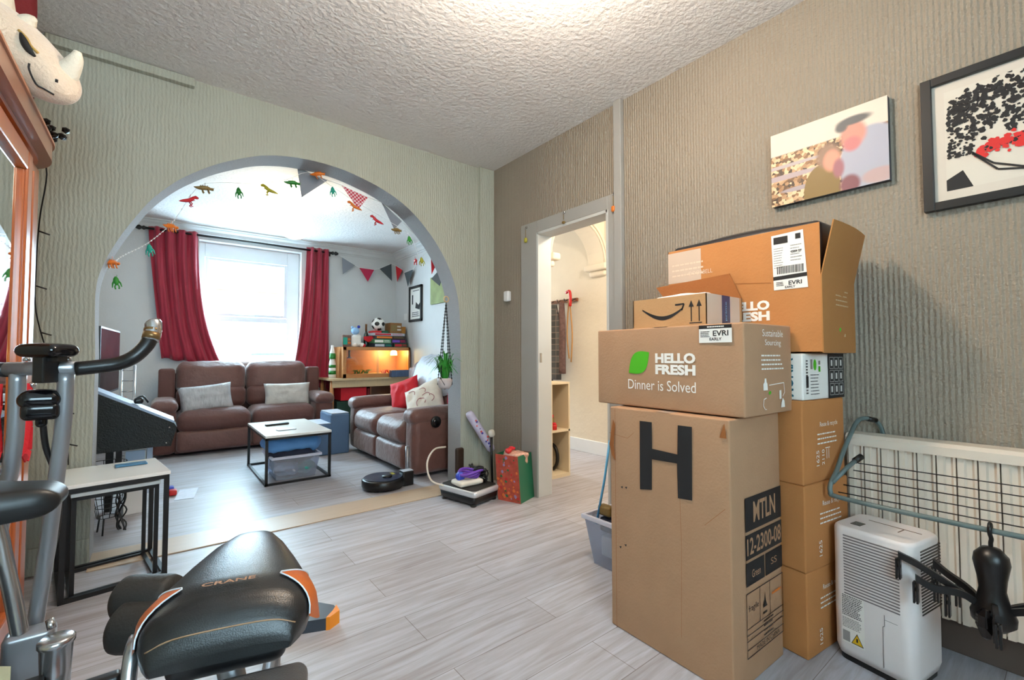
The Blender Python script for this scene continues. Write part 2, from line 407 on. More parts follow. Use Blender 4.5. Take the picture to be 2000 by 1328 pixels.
M_['tartan'] = mat('grey_wool', (84, 84, 84), 0.9, bump=0.3, bscale=90, var=0.3, vscale=14)
M_['navy'] = mat('navy_cloth', (30, 36, 56), 0.85)
M_['greytile'] = mat('grey_phone', (60, 120, 160), 0.3)
M_['globe'] = emis('glowing_paper_globe', (255, 240, 205), 15.0)
M_['domelamp'] = emis('glowing_lamp_dome', (255, 226, 180), 2.0)
# ------------------------------------------------------------------ room shell
HT = 2.65; XR = 2.26; YA = 3.15
bm = B(); box(bm, -1.2, 4.0, -1.6, 7.2, -0.08, 0.0); struct('floor', bm, M_['floor'])
bm = B(); box(bm, -0.25, 1.94, 3.03, 3.29, 0.0, 0.006, bev=0.002)
o = obj('trim_1', bm, M_['strip']); o['kind'] = 'structure'
bm = B(); box(bm, -1.2, 4.0, -1.6, 7.2, HT, HT+0.08); struct('ceiling', bm, M_['ceiling'])
ARCH = [(-0.25, 0.0), (-0.25, 1.04), (-0.256, 1.25), (-0.254, 1.418), (-0.224, 1.547), (-0.169, 1.682), (-0.109, 1.798), (-0.041, 1.913), (0.055, 2.028), (0.15, 2.112), (0.25, 2.184), (0.361, 2.246), (0.485, 2.302), (0.628, 2.338), (0.78, 2.352), (0.92, 2.349), (1.059, 2.33), (1.283, 2.268), (1.48, 2.168), (1.64, 2.028), (1.77, 1.867), (1.868, 1.68), (1.92, 1.501), (1.941, 1.25), (1.945, 0.7), (1.945, 0.0)]
_m = catmull([(x, 0, z) for x, z in ARCH[1:-1]], 4); ARCH = [ARCH[0]]+[(p.x, p.z) for p in _m]+[ARCH[-1]]
bm = B()
pts = [(-1.0, 0), (-1.0, HT), (XR+0.1, HT), (XR+0.1, 0)] + ARCH[::-1]
prism(bm, pts, 'y', YA, YA+0.20); 
o = obj('wall_front', bm, [M_['archwall'], M_['soffit']]); o['kind'] = 'structure'
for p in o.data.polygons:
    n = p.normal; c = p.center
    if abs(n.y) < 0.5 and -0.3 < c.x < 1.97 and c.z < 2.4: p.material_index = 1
# pillar boxing in the corner, top strip, skirtings
bm = B(); box(bm, 2.115, XR, YA-0.03, YA, 0, HT, bev=0.004); o = obj('trim_2', bm, M_['archwall']); o['kind'] = 'structure'
bm = B(); box(bm, -0.47, 0.138, YA-0.03, YA, 2.605, 2.648, bev=0.006); box(bm, -0.47, 0.138, YA-0.04, YA, 2.594, 2.606, bev=0.003)
o = obj('trim_3', bm, M_['archwall']); o['kind'] = 'structure'
bm = B(); box(bm, -0.95, -0.252, YA-0.014, YA, 0, 0.13, bev=0.004); o = obj('baseboard_front', bm, M_['archwall']); o['kind'] = 'structure'
# right wall with doorway  (door opening y 1.86..2.53, top 1.98)
bm = B(); prism(bm, [(-1.5, 0), (-1.5, HT), (YA, HT), (YA, 0), (2.545, 0), (2.545, 1.98), (1.862, 1.98), (1.862, 0)], 'x', XR, XR+0.10)
struct('wall_right', bm, M_['rightwall'])
bm = B()
for (a, b, z0, z1) in ((2.545, 2.735, 0, 2.075), (1.795, 1.862, 0, 2.075), (1.862, 2.545, 1.985, 2.075)): box(bm, XR-0.018, XR, a, b, z0, z1, bev=0.004)
d1 = obj('door_1', bm, M_['trim']); d1['kind'] = 'structure'
bm = B()
for (a, b, z0, z1) in ((2.53, 2.55, 0, 1.985), (1.858, 1.876, 0, 1.985), (1.862, 2.545, 1.965, 1.985)): box(bm, XR-0.02, XR+0.115, a, b, z0, z1, bev=0.002)
obj('door_lining', bm, M_['trimlight'], d1)
bm = B(); box(bm, XR-0.005, XR+0.012, 2.526, 2.532, 1.0, 1.07); obj('latch_plate', bm, M_['chrome'], d1)
bm = B(); box(bm, XR-0.035, XR, 1.742, 1.80, 0, HT, bev=0.004); o = obj('trim_4', bm, M_['trim']); o['kind'] = 'structure'
bm = B(); box(bm, XR-0.018, XR, -1.3, 1.74, 0, 0.12, bev=0.004); o = obj('baseboard_right', bm, mat('grey_brown_baseboard', (96, 80, 72), .5)); o['kind'] = 'structure'
# left and rear walls of the dining room (rear window is unseen, added to light the arch wall)
bm = B(); box(bm, -1.05, -0.95, -1.5, YA, 0, HT); struct('wall_left', bm, M_['archwall'])
bm = B()
box(bm, -1.0, -0.8, -1.4, -1.3, 0, HT); box(bm, 0.6, XR+0.05, -1.4, -1.3, 0, HT); box(bm, -0.8, 0.6, -1.4, -1.3, 0, 1.0); box(bm, -0.8, 0.6, -1.4, -1.3, 2.2, HT)
struct('wall_back', bm, M_['rightwall'])
bm = B()
for (a, b, z0, z1) in ((-.798, -.74, 1.002, 2.198), (.54, .598, 1.002, 2.198), (-.739, .539, 1.002, 1.06), (-.739, .539, 2.14, 2.198), (-.13, -.07, 1.061, 2.139)): box(bm, a, b, -1.38, -1.32, z0, z1, bev=0.006)
wn = obj('added_window_2', bm, M_['upvc']); wn['kind'] = 'structure'
bm = B(); box(bm, -.76, .56, -1.353, -1.349, 1.04, 2.16); obj('pane', bm, M_['glass'], wn)
# front room
YB = 6.72; XF = 2.95
bm = B()
box(bm, -0.75, 0.375, YB, YB+0.25, 0, HT); box(bm, 1.56, XF+0.05, YB, YB+0.25, 0, HT); box(bm, 0.375, 1.56, YB, YB+0.25, 0, 0.97); box(bm, 0.375, 1.56, YB, YB+0.25, 2.50, HT)
struct('wall_window', bm, M_['frontwall'])
bm = B(); box(bm, -0.75, -0.62, YA+0.2, YB+0.1, 0, HT); struct('wall_front_room_left', bm, M_['frontwall'])
bm = B(); box(bm, XF, XF+0.010, YA+0.2, YB+0.1, 0, HT); box(bm, XR+0.1, XF, YA+0.04, YA+0.2, 0, HT); struct('wall_front_room_right', bm, M_['frontwall'])
bm = B(); box(bm, -0.62, XF, YB-0.014, YB, 0, 0.14, bev=0.004); o = obj('baseboard_window', bm, M_['upvc']); o['kind'] = 'structure'
# coving round the front room
def coving(bm, a, b, inward):
    prof = [(0, 0), (0, -0.115), (0.012, -0.115), (0.018, -0.098), (0.03, -0.092), (0.045, -0.055), (0.075, -0.034), (0.085, -0.02), (0.105, -0.014), (0.105, 0)]
    a, b, n = Vector(a), Vector(b), Vector(inward); r0 = []; r1 = []
    for d, z in prof:
        r0.append(bm.verts.new(a+n*d+Vector((0, 0, z)))); r1.append(bm.verts.new(b+n*d+Vector((0, 0, z))))
    for i in range(len(prof)): bm.faces.new([r0[i], r1[i], r1[(i+1) % len(prof)], r0[(i+1) % len(prof)]])
    bm.faces.new(r0); bm.faces.new(r1[::-1])
bm = B(); coving(bm, (-0.62, YB, HT), (XF, YB, HT), (0, -1, 0)); o = obj('trim_5', bm, M_['frontwall']); o['kind'] = 'structure'
bm = B(); coving(bm, (XF, YB, HT), (XF, YA+0.2, HT), (-1, 0, 0)); o = obj('trim_6', bm, M_['frontwall']); o['kind'] = 'structure'
bm = B(); coving(bm, (-0.62, YB, HT), (-0.62, YA+0.2, HT), (1, 0, 0)); o = obj('trim_7', bm, M_['frontwall']); o['kind'] = 'structure'
# window of the front room
bm = B(); Y0, Y1 = YB+0.13, YB+0.20
for (a, b, z0, z1) in ((0.38, 0.45, .986, 2.49), (1.40, 1.555, .986, 2.49), (0.451, 1.399, 2.31, 2.49), (0.451, 1.399, .986, 1.06), (0.451, 1.399, 1.50, 1.565)): box(bm, a, b, Y0, Y1, z0, z1, bev=0.006)
w1 = obj('window_1', bm, M_['upvc']); w1['kind'] = 'structure'
bm = B()
for (a, b, z0, z1) in ((0.453, 0.49, 1.57, 2.305), (1.36, 1.397, 1.57, 2.305), (0.491, 1.359, 2.27, 2.305), (0.491, 1.359, 1.57, 1.605)): box(bm, a, b, Y0-0.02, Y0+0.02, z0, z1, bev=0.004)
s1 = obj('window_sash', bm, M_['upvc'], w1)
bm = B(); box(bm, 0.86, 1.0, Y0-0.035, Y0-0.02, 1.575, 1.592, bev=0.003); obj('window_handle', bm, M_['white'], s1)
bm = B(); box(bm, 0.44, 1.41, Y0+0.028, Y0+0.032, 1.05, 2.32); obj('pane', bm, M_['glass'], w1)
bm = B(); box(bm, 0.375, 1.56, YB-0.04, YB+0.14, 0.955, 0.985, bev=0.006); obj('window_sill', bm, M_['upvc'], w1)
bm = B()
box(bm, 0.376, 0.3795, YB-.001, YB+0.24, .986, 2.492); box(bm, 1.5555, 1.559, YB-.001, YB+0.24, .986, 2.492); box(bm, 0.3795, 1.5555, YB-.001, YB+0.24, 2.4925, 2.498)
obj('window_reveal', bm, M_['white'], w1)
# hall beyond the doorway
bm = B(); box(bm, 3.70, 3.80, 0.3, 7.0, 0, HT); struct('wall_hall_far', bm, M_['hallwall'])
bm = B(); box(bm, XR+0.1, 3.8, 0.3, 0.4, 0, HT); struct('wall_hall_rear', bm, M_['hallwall'])
bm = B(); box(bm, XR+0.1, 2.90, 3.10, 3.18, 0, HT); box(bm, 2.961, 2.966, 3.18, 7.0, 0, HT); box(bm, 2.90, 2.966, 3.17, 3.18, 0, HT); struct('wall_hall_left', bm, M_['hallwall'])
bm = B(); box(bm, XR+0.1, XR+0.11, 0.4, 1.84, 0, HT); box(bm, XR+0.1, XR+0.11, 2.56, 3.1, 0, HT); box(bm, XR+0.1, XR+0.11, 1.84, 2.56, 2.0, HT); struct('wall_hall_near', bm, M_['hallwall'])
bm = B(); box(bm, 3.684, 3.70, 0.4, 6.9, 0, 0.14, bev=0.004); o = obj('baseboard_hall', bm, M_['upvc']); o['kind'] = 'structure'
bm = B(); box(bm, 3.0, 3.8, 6.95, 7.05, 0, HT); struct('wall_hall_end', bm, M_['hallwall'])
# plaster arch across the hall with corbels
bm = B(); cx, rr, zs = 3.31, 0.38, 2.02
out = [(cx-rr, zs)]+[(cx-rr*math.cos(PI*k/20), zs+rr*1.05*math.sin(PI*k/20)) for k in range(21)]
prism(bm, [(2.90, zs), (2.90, HT), (3.70, HT), (3.70, zs)]+[(x, z) for x, z in out[::-1]][:-1], 'y', 3.12, 3.34)
o = obj('trim_8', bm, M_['hallwall']); o['kind'] = 'structure'
bm = B()
ro = [(cx-(rr+0.0)*math.cos(PI*k/20), 3.105, zs+(rr)*1.05*math.sin(PI*k/20)) for k in range(21)]
tube(bm, [(x*1.0+(x-cx)*0.12, y, zs+(z-zs)*1.12) for x, y, z in ro], 0.018, 8); tube(bm, [(x+(x-cx)*0.03, y+0.005, zs+(z-zs)*1.03) for x, y, z in ro], 0.012, 8)
obj('arch_moulding', bm, M_['hallwall'], o)
for sx in (-1, 1):
    bm = B(); xx = cx+sx*(rr-0.02)
    soft(bm, (xx+sx*0.005, 3.2, zs-0.03), (0.10, 0.30, 0.07), 0.02, m=2); soft(bm, (xx+sx*0.02, 3.2, zs-0.09), (0.06, 0.22, 0.07), 0.025, m=2)
    c = obj('corbel', bm, M_['hallwall'], o, True)
# outside the front window: pavement, road and the brick house opposite
bm = B(); box(bm, -14, 16, 7.3, 30, -0.3, -0.22); o = obj('pavement', bm, mat('pale_concrete', (190, 190, 190), 0.8)); o['kind'] = 'structure'
h = thing('brick_house', 'pale red brick terraced house across the street beyond the window', 'house', (1.0, 17.0, -0.22))
bm = B(); box(bm, -12, 14, 17, 20, -0.22, 3.2); obj('wall', bm, M_['brick'], h)
bm = B(); prism(bm, [(16.7, 3.2), (20, 3.2), (20, 5.2), (18.5, 5.2)], 'x', -12, 14); obj('roof', bm, mat('grey_slate', (150, 150, 156), 0.7), h)
for x in (-8, -4, 0, 4, 8):
    bm = B(); box(bm, x, x+1.3, 16.93, 17.05, 0.8, 2.2); f = obj('window', bm, M_['upvc'], h)
    bm = B(); box(bm, x+.1, x+1.2, 16.9, 16.94, 0.9, 2.1); obj('pane', bm, mat('dark_pane', (120, 150, 170), 0.2), f)
# parked car
c = thing('parked_car', 'pale turquoise hatchback car parked outside the front window', 'car', (2.4, 12.0, -0.22))
def carp(bm, s=1):
    prism(bm, [(0.5, 0.05), (0.45, 0.5), (0.6, 0.62), (1.3, 0.70), (1.75, 1.12), (3.2, 1.14), (3.7, 0.72), (4.2, 0.62), (4.25, 0.1)], 'y', 12.0, 13.5)
bm = B(); carp(bm); bmesh.ops.bevel(bm, geom=[e for e in bm.edges if e.is_manifold and e.calc_face_angle(0) > 0.6], offset=0.08, segments=3, affect='EDGES'); obj('body', bm, mat('turquoise_car_paint', (70, 170, 190), 0.25, coat=0.5), c)
bm = B(); prism(bm, [(1.45, 0.72), (1.8, 1.06), (3.15, 1.08), (3.55, 0.74)], 'y', 11.985, 12.02); obj('side_window', bm, M_['blackgl'], c)
for x in (1.25, 3.5):
    bm = B(); lathe(bm, [(0.0, -0.1), (0.3, -0.1), (0.32, -0.05), (0.32, 0.1), (0.0, 0.1)], n=24, M=Matrix.Translation((x, 12.08, 0.10)) @ Matrix.Rotation(PI/2, 4, 'X')); obj('wheel', bm, M_['blackpl'], c)
# ------------------------------------------------------------------ front room: two sofas, curtains, tables
def sofa(name, label, O, U, V, Wd, arm=0.2, depth=0.86, seat=0.44, back=0.96, smat='suede', disc=False, armz=0.58):
    """O = front left floor corner, U along the front, V towards the back"""
    U, V = Vector(U).normalized(), Vector(V).normalized(); Z = Vector((0, 0, 1))
    M = Matrix.Translation(O) @ Matrix((tuple(U)+(0,), tuple(V)+(0,), tuple(Z)+(0,), (0, 0, 0, 1))).transposed()
    t = thing(name, label, 'sofa', tuple(Vector(O)+U*Wd/2+V*depth/2)); m = M_[smat]
    def S(nm, c, s, r, bulge=(0, 0, 0), nz=0.004, mm=5, ns=6, rx=0, mt=None, par=None, taper=None):
        bm = B(); Q = M @ Matrix.Translation(c) @ Matrix.Rotation(rx, 4, 'X')
        soft(bm, (0, 0, 0), s, r, bulge, m=mm, nz=nz, ns=ns, taper=taper); bmesh.ops.transform(bm, matrix=Q, verts=bm.verts)
        return obj(nm, bm, mt or m, par or t, True)
    S('base_frame', (Wd/2, depth/2+0.02, 0.14), (Wd-2*arm+0.02, depth-0.08, 0.22), 0.02, nz=0)
    for x, sx in ((arm/2, -1), (Wd-arm/2, 1)):
        a = S('armrest', (x, depth/2-0.02, armz*0.44+0.02), (arm, depth-0.1, armz*0.88-0.02), 0.05, (0.012, 0.012, 0))
        S('arm_pad', (x, depth/2-0.03, armz-0.055), (arm+0.03, depth-0.06, 0.13), 0.062, (0, 0, 0.015), par=a, mt=M_['suede2'])
    n = 2; sw = (Wd-2*arm)/n
    for k in range(n):
        xc = arm+sw*(k+0.5)
        S('footrest', (xc, 0.05, 0.155), (sw-0.008, 0.09, 0.22), 0.04, (0, 0.014, 0), mt=M_['suede2'])
        S('seat_cushion', (xc, depth*0.36, seat-0.09), (sw-0.006, depth*0.72, 0.22), 0.085, (0, 0.015, 0.028), nz=0.007, ns=9, mm=8)
        S('lumbar_cushion', (xc, depth*0.70, seat+0.13), (sw-0.01, 0.18, 0.26), 0.08, (0, 0.02, 0), nz=0.008, ns=9, mm=8, rx=-0.14)
        S('backrest', (xc, depth*0.80, (seat+back)/2+0.09), (sw-0.006, 0.21, back-seat-0.14), 0.095, (0, 0.03, 0.015), nz=0.012, ns=8, mm=9, rx=-0.14, mt=M_['suede2'])
    for x in (arm*0.5+0.02, Wd-arm*0.5-0.02): S('back_wing', (x, depth-0.13, back*0.5+0.03), (arm*0.75, 0.20, back-0.16), 0.03)
    S('rear_panel', (Wd/2, depth-0.05, back*0.46), (Wd-0.12, 0.08, back*0.86), 0.03)
    return t, M
SOFA1, MS1 = sofa('loveseat', 'brown suede two seat recliner sofa under the front window', (-0.03, 5.83, 0), (1, 0, 0), (0, 1, 0), 1.785, depth=0.74)
SOFA2, MS2 = sofa('loveseat', 'brown suede two seat recliner sofa with its arm end by the arch pillar', (1.70, 5.18, 0), (0, -1, 0), (1, 0, 0), 1.64, arm=0.19, depth=0.95, seat=0.45, smat='suede2', armz=0.58)
bm = B(); 
for rr_, y_, mi in ((0.05, 0.002, 0), (0.032, 0.006, 1)):
    lathe(bm, [(0, 0), (rr_, 0), (rr_, 0.006), (0, 0.006)], n=24, mi=mi, M=Matrix.Translation((1.925, 3.527-y_, 0.475)) @ Matrix.Rotation(PI/2, 4, 'X'))
obj('recliner_handle', bm, [M_['blackpl'], M_['blackgl']], SOFA2)
# cushions on the sofas
def cushion(label, loc, w_, h_, t, rx, ry, rz, m, nm='throw_cushion', nz=0.012, seed=0, group=None):
    bm = B(); M = Matrix.Translation(loc) @ Matrix.Rotation(rz, 4, 'Z') @ Matrix.Rotation(rx, 4, 'X') @ Matrix.Rotation(ry, 4, 'Z')
    pillow(bm, w_, h_, t, M, nz=nz, seed=seed)
    return tag(obj(nm, bm, m, None, True, origin=loc), label, 'cushion', group)
M_['stripeA'] = mat('grey_ribbed_cushion_cloth', (176, 174, 176), 0.75, bump=0.9, bscale=16, var=0.28, vscale=9, stretch=(3, 1, 1))
M_['stripeB'] = mat('beige_woven_cushion_cloth', (192, 186, 180), 0.75, bump=0.7, bscale=22, var=0.22, vscale=12)
cushion('pale grey pleated cushion leaning on the left seat of the window sofa', (0.44, 6.05, 0.585), 0.50, 0.31, 0.13, math.radians(72), 0.10, 0.0, M_['stripeA'], seed=2)
cushion('beige and grey rectangular cushion on the right seat of the window sofa', (1.27, 6.07, 0.58), 0.52, 0.29, 0.13, math.radians(76), 0.0, 0.0, M_['stripeB'], seed=5)
cushion('bright red cushion standing on the far seat of the side sofa', (2.14, 4.62, 0.63), 0.36, 0.36, 0.13, math.radians(70), 0.35, math.radians(-62), M_['red'], seed=7)
o = cushion('cream cushion with faded floral print leaning on the side sofa', (2.13, 4.14, 0.60), 0.44, 0.42, 0.14, math.radians(58), 0.5, math.radians(-66), None or mat('cream_floral_cloth', (226, 216, 204), 0.8, bump=0.2, bscale=60, var=0.16, vscale=16), seed=9)
_cf = o
bm = B(); rg = random.Random(31); Mf = Matrix.Translation((2.13, 4.14, 0.60)) @ Matrix.Rotation(math.radians(-66), 4, 'Z') @ Matrix.Rotation(math.radians(58), 4, 'X') @ Matrix.Rotation(0.5, 4, 'Z')
for k in range(7):
    p0 = Vector((rg.uniform(-.12, .12), rg.uniform(-.12, .12))); d = rg.uniform(0, 6.28)
    q = [Vector((p0.x+math.cos(d+.5*j)*.03*j, p0.y+math.sin(d+.5*j)*.03*j)) for j in range(4)]
    tube(bm, [(a_.x, a_.y, .5*.14*((1-(a_.x/.22)**4)*(1-(a_.y/.21)**4))**.5+.006) for a_ in q], .0035, 5, curve=3, M=Mf)
obj('printed_sprigs', bm, mat('faded_rose_print', (176, 110, 116), .8), _cf, True)
cushion('pink cushion tucked behind the cream floral cushion near the pillar', (2.32, 3.76, 0.62), 0.34, 0.34, 0.12, math.radians(74), 0.2, math.radians(-80), M_['pink'], seed=11)
# silver throw over the back of the side sofa
bm = B(); 
prof = [(2.265, 0.66), (2.295, 0.80), (2.345, 0.95), (2.405, 1.035), (2.50, 1.065), (2.62, 1.04), (2.69, 0.95)]
g = []
for i, (x, z) in enumerate(prof):
    g.append([bm.verts.new((x-0.012+0.012*math.sin(j*1.9+i), 3.85+0.92*j/16, z+0.010*math.sin(j*2.3+i*1.7)+(-0.05 if j in (0, 16) else 0))) for j in range(17)])
for a, b in zip(g, g[1:]):
    for j in range(16): bm.faces.new([a[j], a[j+1], b[j+1], b[j]])
o = tag(obj('sofa_throw', bm, M_['silvercloth'], None, True, origin=(2.45, 4.3, 0.66)), 'crumpled silver blue throw draped over the back of the side sofa', 'throw')
sm = o.modifiers.new('thick', 'SOLIDIFY'); sm.thickness = 0.012
# curtains on their rod
def curtain(label, top, bot, z0, z1, y, seed, n=64, rows=22, pleats=5, tuck=0.0, mid=None, flare=0.0):
    rg = random.Random(seed); bm = B(); g = []
    for i in range(rows+1):
        v = i/rows; z = z1+(z0-z1)*v; row = []
        for j in range(n+1):
            u = j/n
            a = top[0]+(top[1]-top[0])*u; b = bot[0]+(bot[1]-bot[0])*u
            e = v**1.6; x = a*(1-e)+b*e+(flare*u*v**4)
            if mid: x += mid*math.sin(PI*v)*(1-u)
            amp = 0.030*(1-0.35*v); ph = 2*PI*pleats*u+0.6*math.sin(v*3+seed)
            yy = y+amp*math.sin(ph)+0.010*math.sin(ph*2.3+v*7)+tuck*v**3
            zz = z+(bot[2]*(u if bot[2] > 0 else (u-1)))*e*1.0
            row.append(bm.verts.new((x, yy, zz+0.010*math.sin(u*23+v*12)*v)))
        g.append(row)
    for a, b in zip(g, g[1:]):
        for j in range(n): bm.faces.new([a[j], a[j+1], b[j+1], b[j]])
    o = tag(obj('curtain', bm, M_['curtain'], None, True, origin=((top[0]+top[1])/2, y, z0)), label, 'curtain', 'curtains of the front window')
    sm = o.modifiers.new('thick', 'SOLIDIFY'); sm.thickness = 0.006; return o
curtain('crimson curtain left of the window, tucked behind the sofa', (-0.11, 0.36), (0.04, 0.50, -0.10), 0.93, 2.555, 6.635, 1, pleats=4, mid=0.02, flare=0.14)
curtain('crimson curtain right of the window, hanging down past the sofa end', (1.60, 1.89), (1.44, 1.92, -0.22), 0.56, 2.565, 6.635, 3, pleats=3, flare=0.0)
r_ = thing('curtain_rod', 'dark metal curtain rod with turned finials across the window head', 'curtain rod', (0.9, 6.60, 2.525))
bm = B(); tube(bm, [(-0.13, 6.635, 2.525), (1.93, 6.635, 2.525)], 0.013, 12); obj('rod', bm, M_['black'], r_)
for s, x in ((-1, -0.13), (1, 1.93)):
    bm = B(); lathe(bm, [(0, -0.0), (0.014, 0), (0.026, 0.02), (0.014, 0.04), (0.03, 0.06), (0.02, 0.085), (0.006, 0.10)], n=16, M=Matrix.Translation((x, 6.635, 2.525)) @ Matrix.Rotation(s*PI/2, 4, 'Y')); obj('finial', bm, M_['black'], r_, True)
for x in (-0.08, 1.92):
    bm = B(); tube(bm, [(x, 6.635, 2.525), (x, YB, 2.525)], 0.008, 8); box(bm, x-.02, x+.02, YB-.008, YB, 2.49, 2.56); obj('bracket', bm, M_['black'], r_)
# white frame coffee table with black legs
ct = thing('coffee_table', 'low coffee table with white marble top and thin black metal frame', 'coffee table', (0.95, 4.55, 0))
bm = B(); box(bm, 0.70, 1.215, 4.10, 5.02, 0.385, 0.405, bev=0.003); obj('tabletop', bm, M_['marble'], ct)
bm = B(); b_ = 0.010
for y in (4.115, 5.005):
    for z in (0.008, 0.375): box(bm, 0.70, 1.215, y-b_, y+b_, z-0.008, z+0.010)
for x in (0.712, 1.203):
    for z in (0.008, 0.375): box(bm, x-b_, x+b_, 4.115, 5.005, z-0.008, z+0.010)
obj('frame', bm, M_['black'], ct)
for x in (0.712, 1.203):
    for y in (4.115, 5.005):
        bm = B(); box(bm, x-b_, x+b_, y-b_, y+b_, 0, 0.385); obj('leg', bm, M_['black'], ct)
bm = B(); box(bm, 0, 0.20, 0, 0.045, 0, 0.018, bev=0.006, M=rotm((0.80, 4.66, 0.4055), rz=0.12)); tag(obj('remote_control', bm, M_['blackpl'], origin=(0.8, 4.66, 0.405)), 'black remote control lying on the coffee table', 'remote control')
bm = B(); box(bm, 0, 0.15, 0, 0.07, 0, 0.009, bev=0.003, M=rotm((0.83, 4.30, 0.4055), rz=0.1)); tag(obj('mobile_phone', bm, M_['silvercloth'], origin=(0.83, 4.3, 0.405)), 'pale silver phone on the front edge of the coffee table', 'phone')
# storage tub with clothes under the coffee table
def tub(label, x0, x1, y0, y1, z1, z0=0.0, extra=None):
    t = thing('storage_tub', label, 'storage box', ((x0+x1)/2, (y0+y1)/2, z0)); bm = B(); k = 0.035; w_ = 0.004
    a = [(x0+k, y0+k), (x1-k, y0+k), (x1-k, y1-k), (x0+k, y1-k)]; b = [(x0, y0), (x1, y0), (x1, y1), (x0, y1)]
    va = [bm.verts.new((x, y, z0+0.004)) for x, y in a]; vb = [bm.verts.new((x, y, z1)) for x, y in b]
    bm.faces.new(va)
    for i in range(4): bm.faces.new([va[i], va[(i+1) % 4], vb[(i+1) % 4], vb[i]])
    o = obj('tub', bm, M_['clear'], t); s_ = o.modifiers.new('w', 'SOLIDIFY'); s_.thickness = w_; s_.offset = 0
    bm = B()
    for (xa, xb, ya, yb) in ((x0-.012, x1+.012, y0-.012, y0+.006), (x0-.012, x1+.012, y1-.006, y1+.012), (x0-.012, x0+.006, y0, y1), (x1-.006, x1+.012, y0, y1)): box(bm, xa, xb, ya, yb, z1-0.018, z1+0.004, bev=0.003)
    obj('rim', bm, mat('translucent_rim_plastic', (206, 208, 224), 0.3), t); return t
tub('clear plastic tub of clothes under the coffee table', 0.775, 1.15, 4.20, 4.62, 0.20, z0=0.0)
rg = random.Random(3)
for k, (lab, m, c, s) in enumerate((('crumpled pale blue garment piled above the tub', 'blue', (0.95, 4.40, 0.285), (0.42, 0.34, 0.13)), ('folded white and blue sheet on the clothes pile', 'silvercloth', (0.99, 4.45, 0.35), (0.42, 0.3, 0.05)), ('dark crumpled garment at the top of the tub', 'navy', (0.95, 4.40, 0.20), (0.33, 0.36, 0.10)), ('teal garment seen through the side of the tub', 'teal', (1.05, 4.38, 0.08), (0.12, 0.28, 0.10)), ('pale mauve garment seen through the front of the tub', 'silvercloth', (0.90, 4.39, 0.08), (0.17, 0.30, 0.10)))):
    bm = B(); soft(bm, c, s, min(s)*0.45, (0.02, 0.02, 0.01), m=9, nz=0.022, ns=13); tag(obj('folded_clothes', bm, M_[m], None, True, origin=(c[0], c[1], c[2]-s[2]/2)), lab, 'clothes', 'laundry under the coffee table')
# pet steps
ps = thing('pet_steps', 'blue grey fabric two step pet stairs between the sofas', 'pet steps', (1.54, 5.2, 0))
bm = B(); 
soft(bm, (1.57, 5.20, 0.215), (0.20, 0.42, 0.43), 0.02, m=2, mi=0); soft(bm, (1.40, 5.20, 0.165), (0.16, 0.42, 0.33), 0.02, m=2)
obj('steps', bm, M_['petblue'], ps, True)
bm = B(); box(bm, 1.325, 1.475, 5.0, 5.4, 0.331, 0.337); box(bm, 1.48, 1.66, 5.0, 5.4, 0.431, 0.437); obj('pale_tread', bm, M_['silvercloth'], ps)  # thin paler sheet on top of each step
# robot vacuum
rv = thing('robot_vacuum', 'round black robot vacuum on the floor by the side sofa', 'robot vacuum', (1.44, 3.50, 0))
bm = B(); lathe(bm, [(0, 0.012), (0.155, 0.012), (0.165, 0.03), (0.165, 0.072), (0.155, 0.082), (0, 0.084)], c=(1.44, 3.50, 0), n=40); obj('body', bm, M_['blackpl'], rv)
bm = B(); lathe(bm, [(0, 0.089), (0.040, 0.089), (0.038, 0.100), (0, 0.101)], c=(1.46, 3.47, 0), n=28); obj('sensor_turret', bm, M_['blackpl'], rv)
bm = B(); lathe(bm, [(0, 0.0845), (0.148, 0.0845), (0.150, 0.0865), (0.146, 0.0885), (0, 0.0895)], c=(1.44, 3.50, 0), n=40); obj('lid', bm, mat('dark_blue_gloss', (34, 42, 66), 0.28), rv)
bm = B(); box(bm, 1.52, 1.545, 3.50, 3.56, 0.089, 0.092); obj('sticker', bm, M_['limetoy'], rv)
dk = thing('charging_dock', 'small black charging dock standing behind the robot vacuum', 'charging dock', (1.62, 3.44, 0))
bm = B(); box(bm, 1.575, 1.67, 3.42, 3.50, 0.0, 0.115, bev=0.01); obj('housing', bm, M_['blackpl'], dk)
bm = B(); box(bm, 1.577, 1.668, 3.424, 3.496, 0.1155, 0.120, bev=0.002); obj('top_cover', bm, M_['silvercloth'], dk)
bm = B(); tube(bm, [(1.655, 3.515, 0.0), (1.655, 3.515, 0.30)], 0.016, 10); tag(obj('table_leg_post', bm, M_['silverpaint'], origin=(1.655, 3.515, 0)), 'short grey upright post in front of the side sofa arm', 'post')
# sideboard / low table in the corner, vivarium on it
tb = thing('side_table', 'oak side table carrying the vivarium in the far corner', 'table', (2.35, 6.33, 0))
bm = B(); prism(bm, [(1.84+0.06*math.cos(a)-0.0, 6.16+0.06*math.sin(a)) for a in [PI+k*PI/10 for k in range(6)]]+[(2.93, 6.10), (2.93, 6.66), (1.78, 6.66)], 'z', 0.725, 0.752); obj('tabletop', bm, M_['woodlt'], tb)
for x, y in ((1.82, 6.17), (1.82, 6.60), (2.88, 6.16), (2.88, 6.60)):
    bm = B(); tube(bm, [(x, y, 0), (x, y, 0.15), (x, y, 0.45), (x, y, 0.725)], (lambda t: 0.018+0.017*math.sin(t*PI)), 14); obj('leg', bm, M_['wood'], tb, True)
bm = B(); box(bm, 1.82, 2.90, 6.14, 6.16, 0.63, 0.725); obj('apron', bm, M_['woodlt'], tb)
bm = B(); box(bm, 1.82, 2.9, 6.62, 6.64, 0.05, 0.725); box(bm, 2.35, 2.37, 6.2, 6.62, 0.05, 0.725); obj('rear_panel', bm, M_['wooddk'], tb)
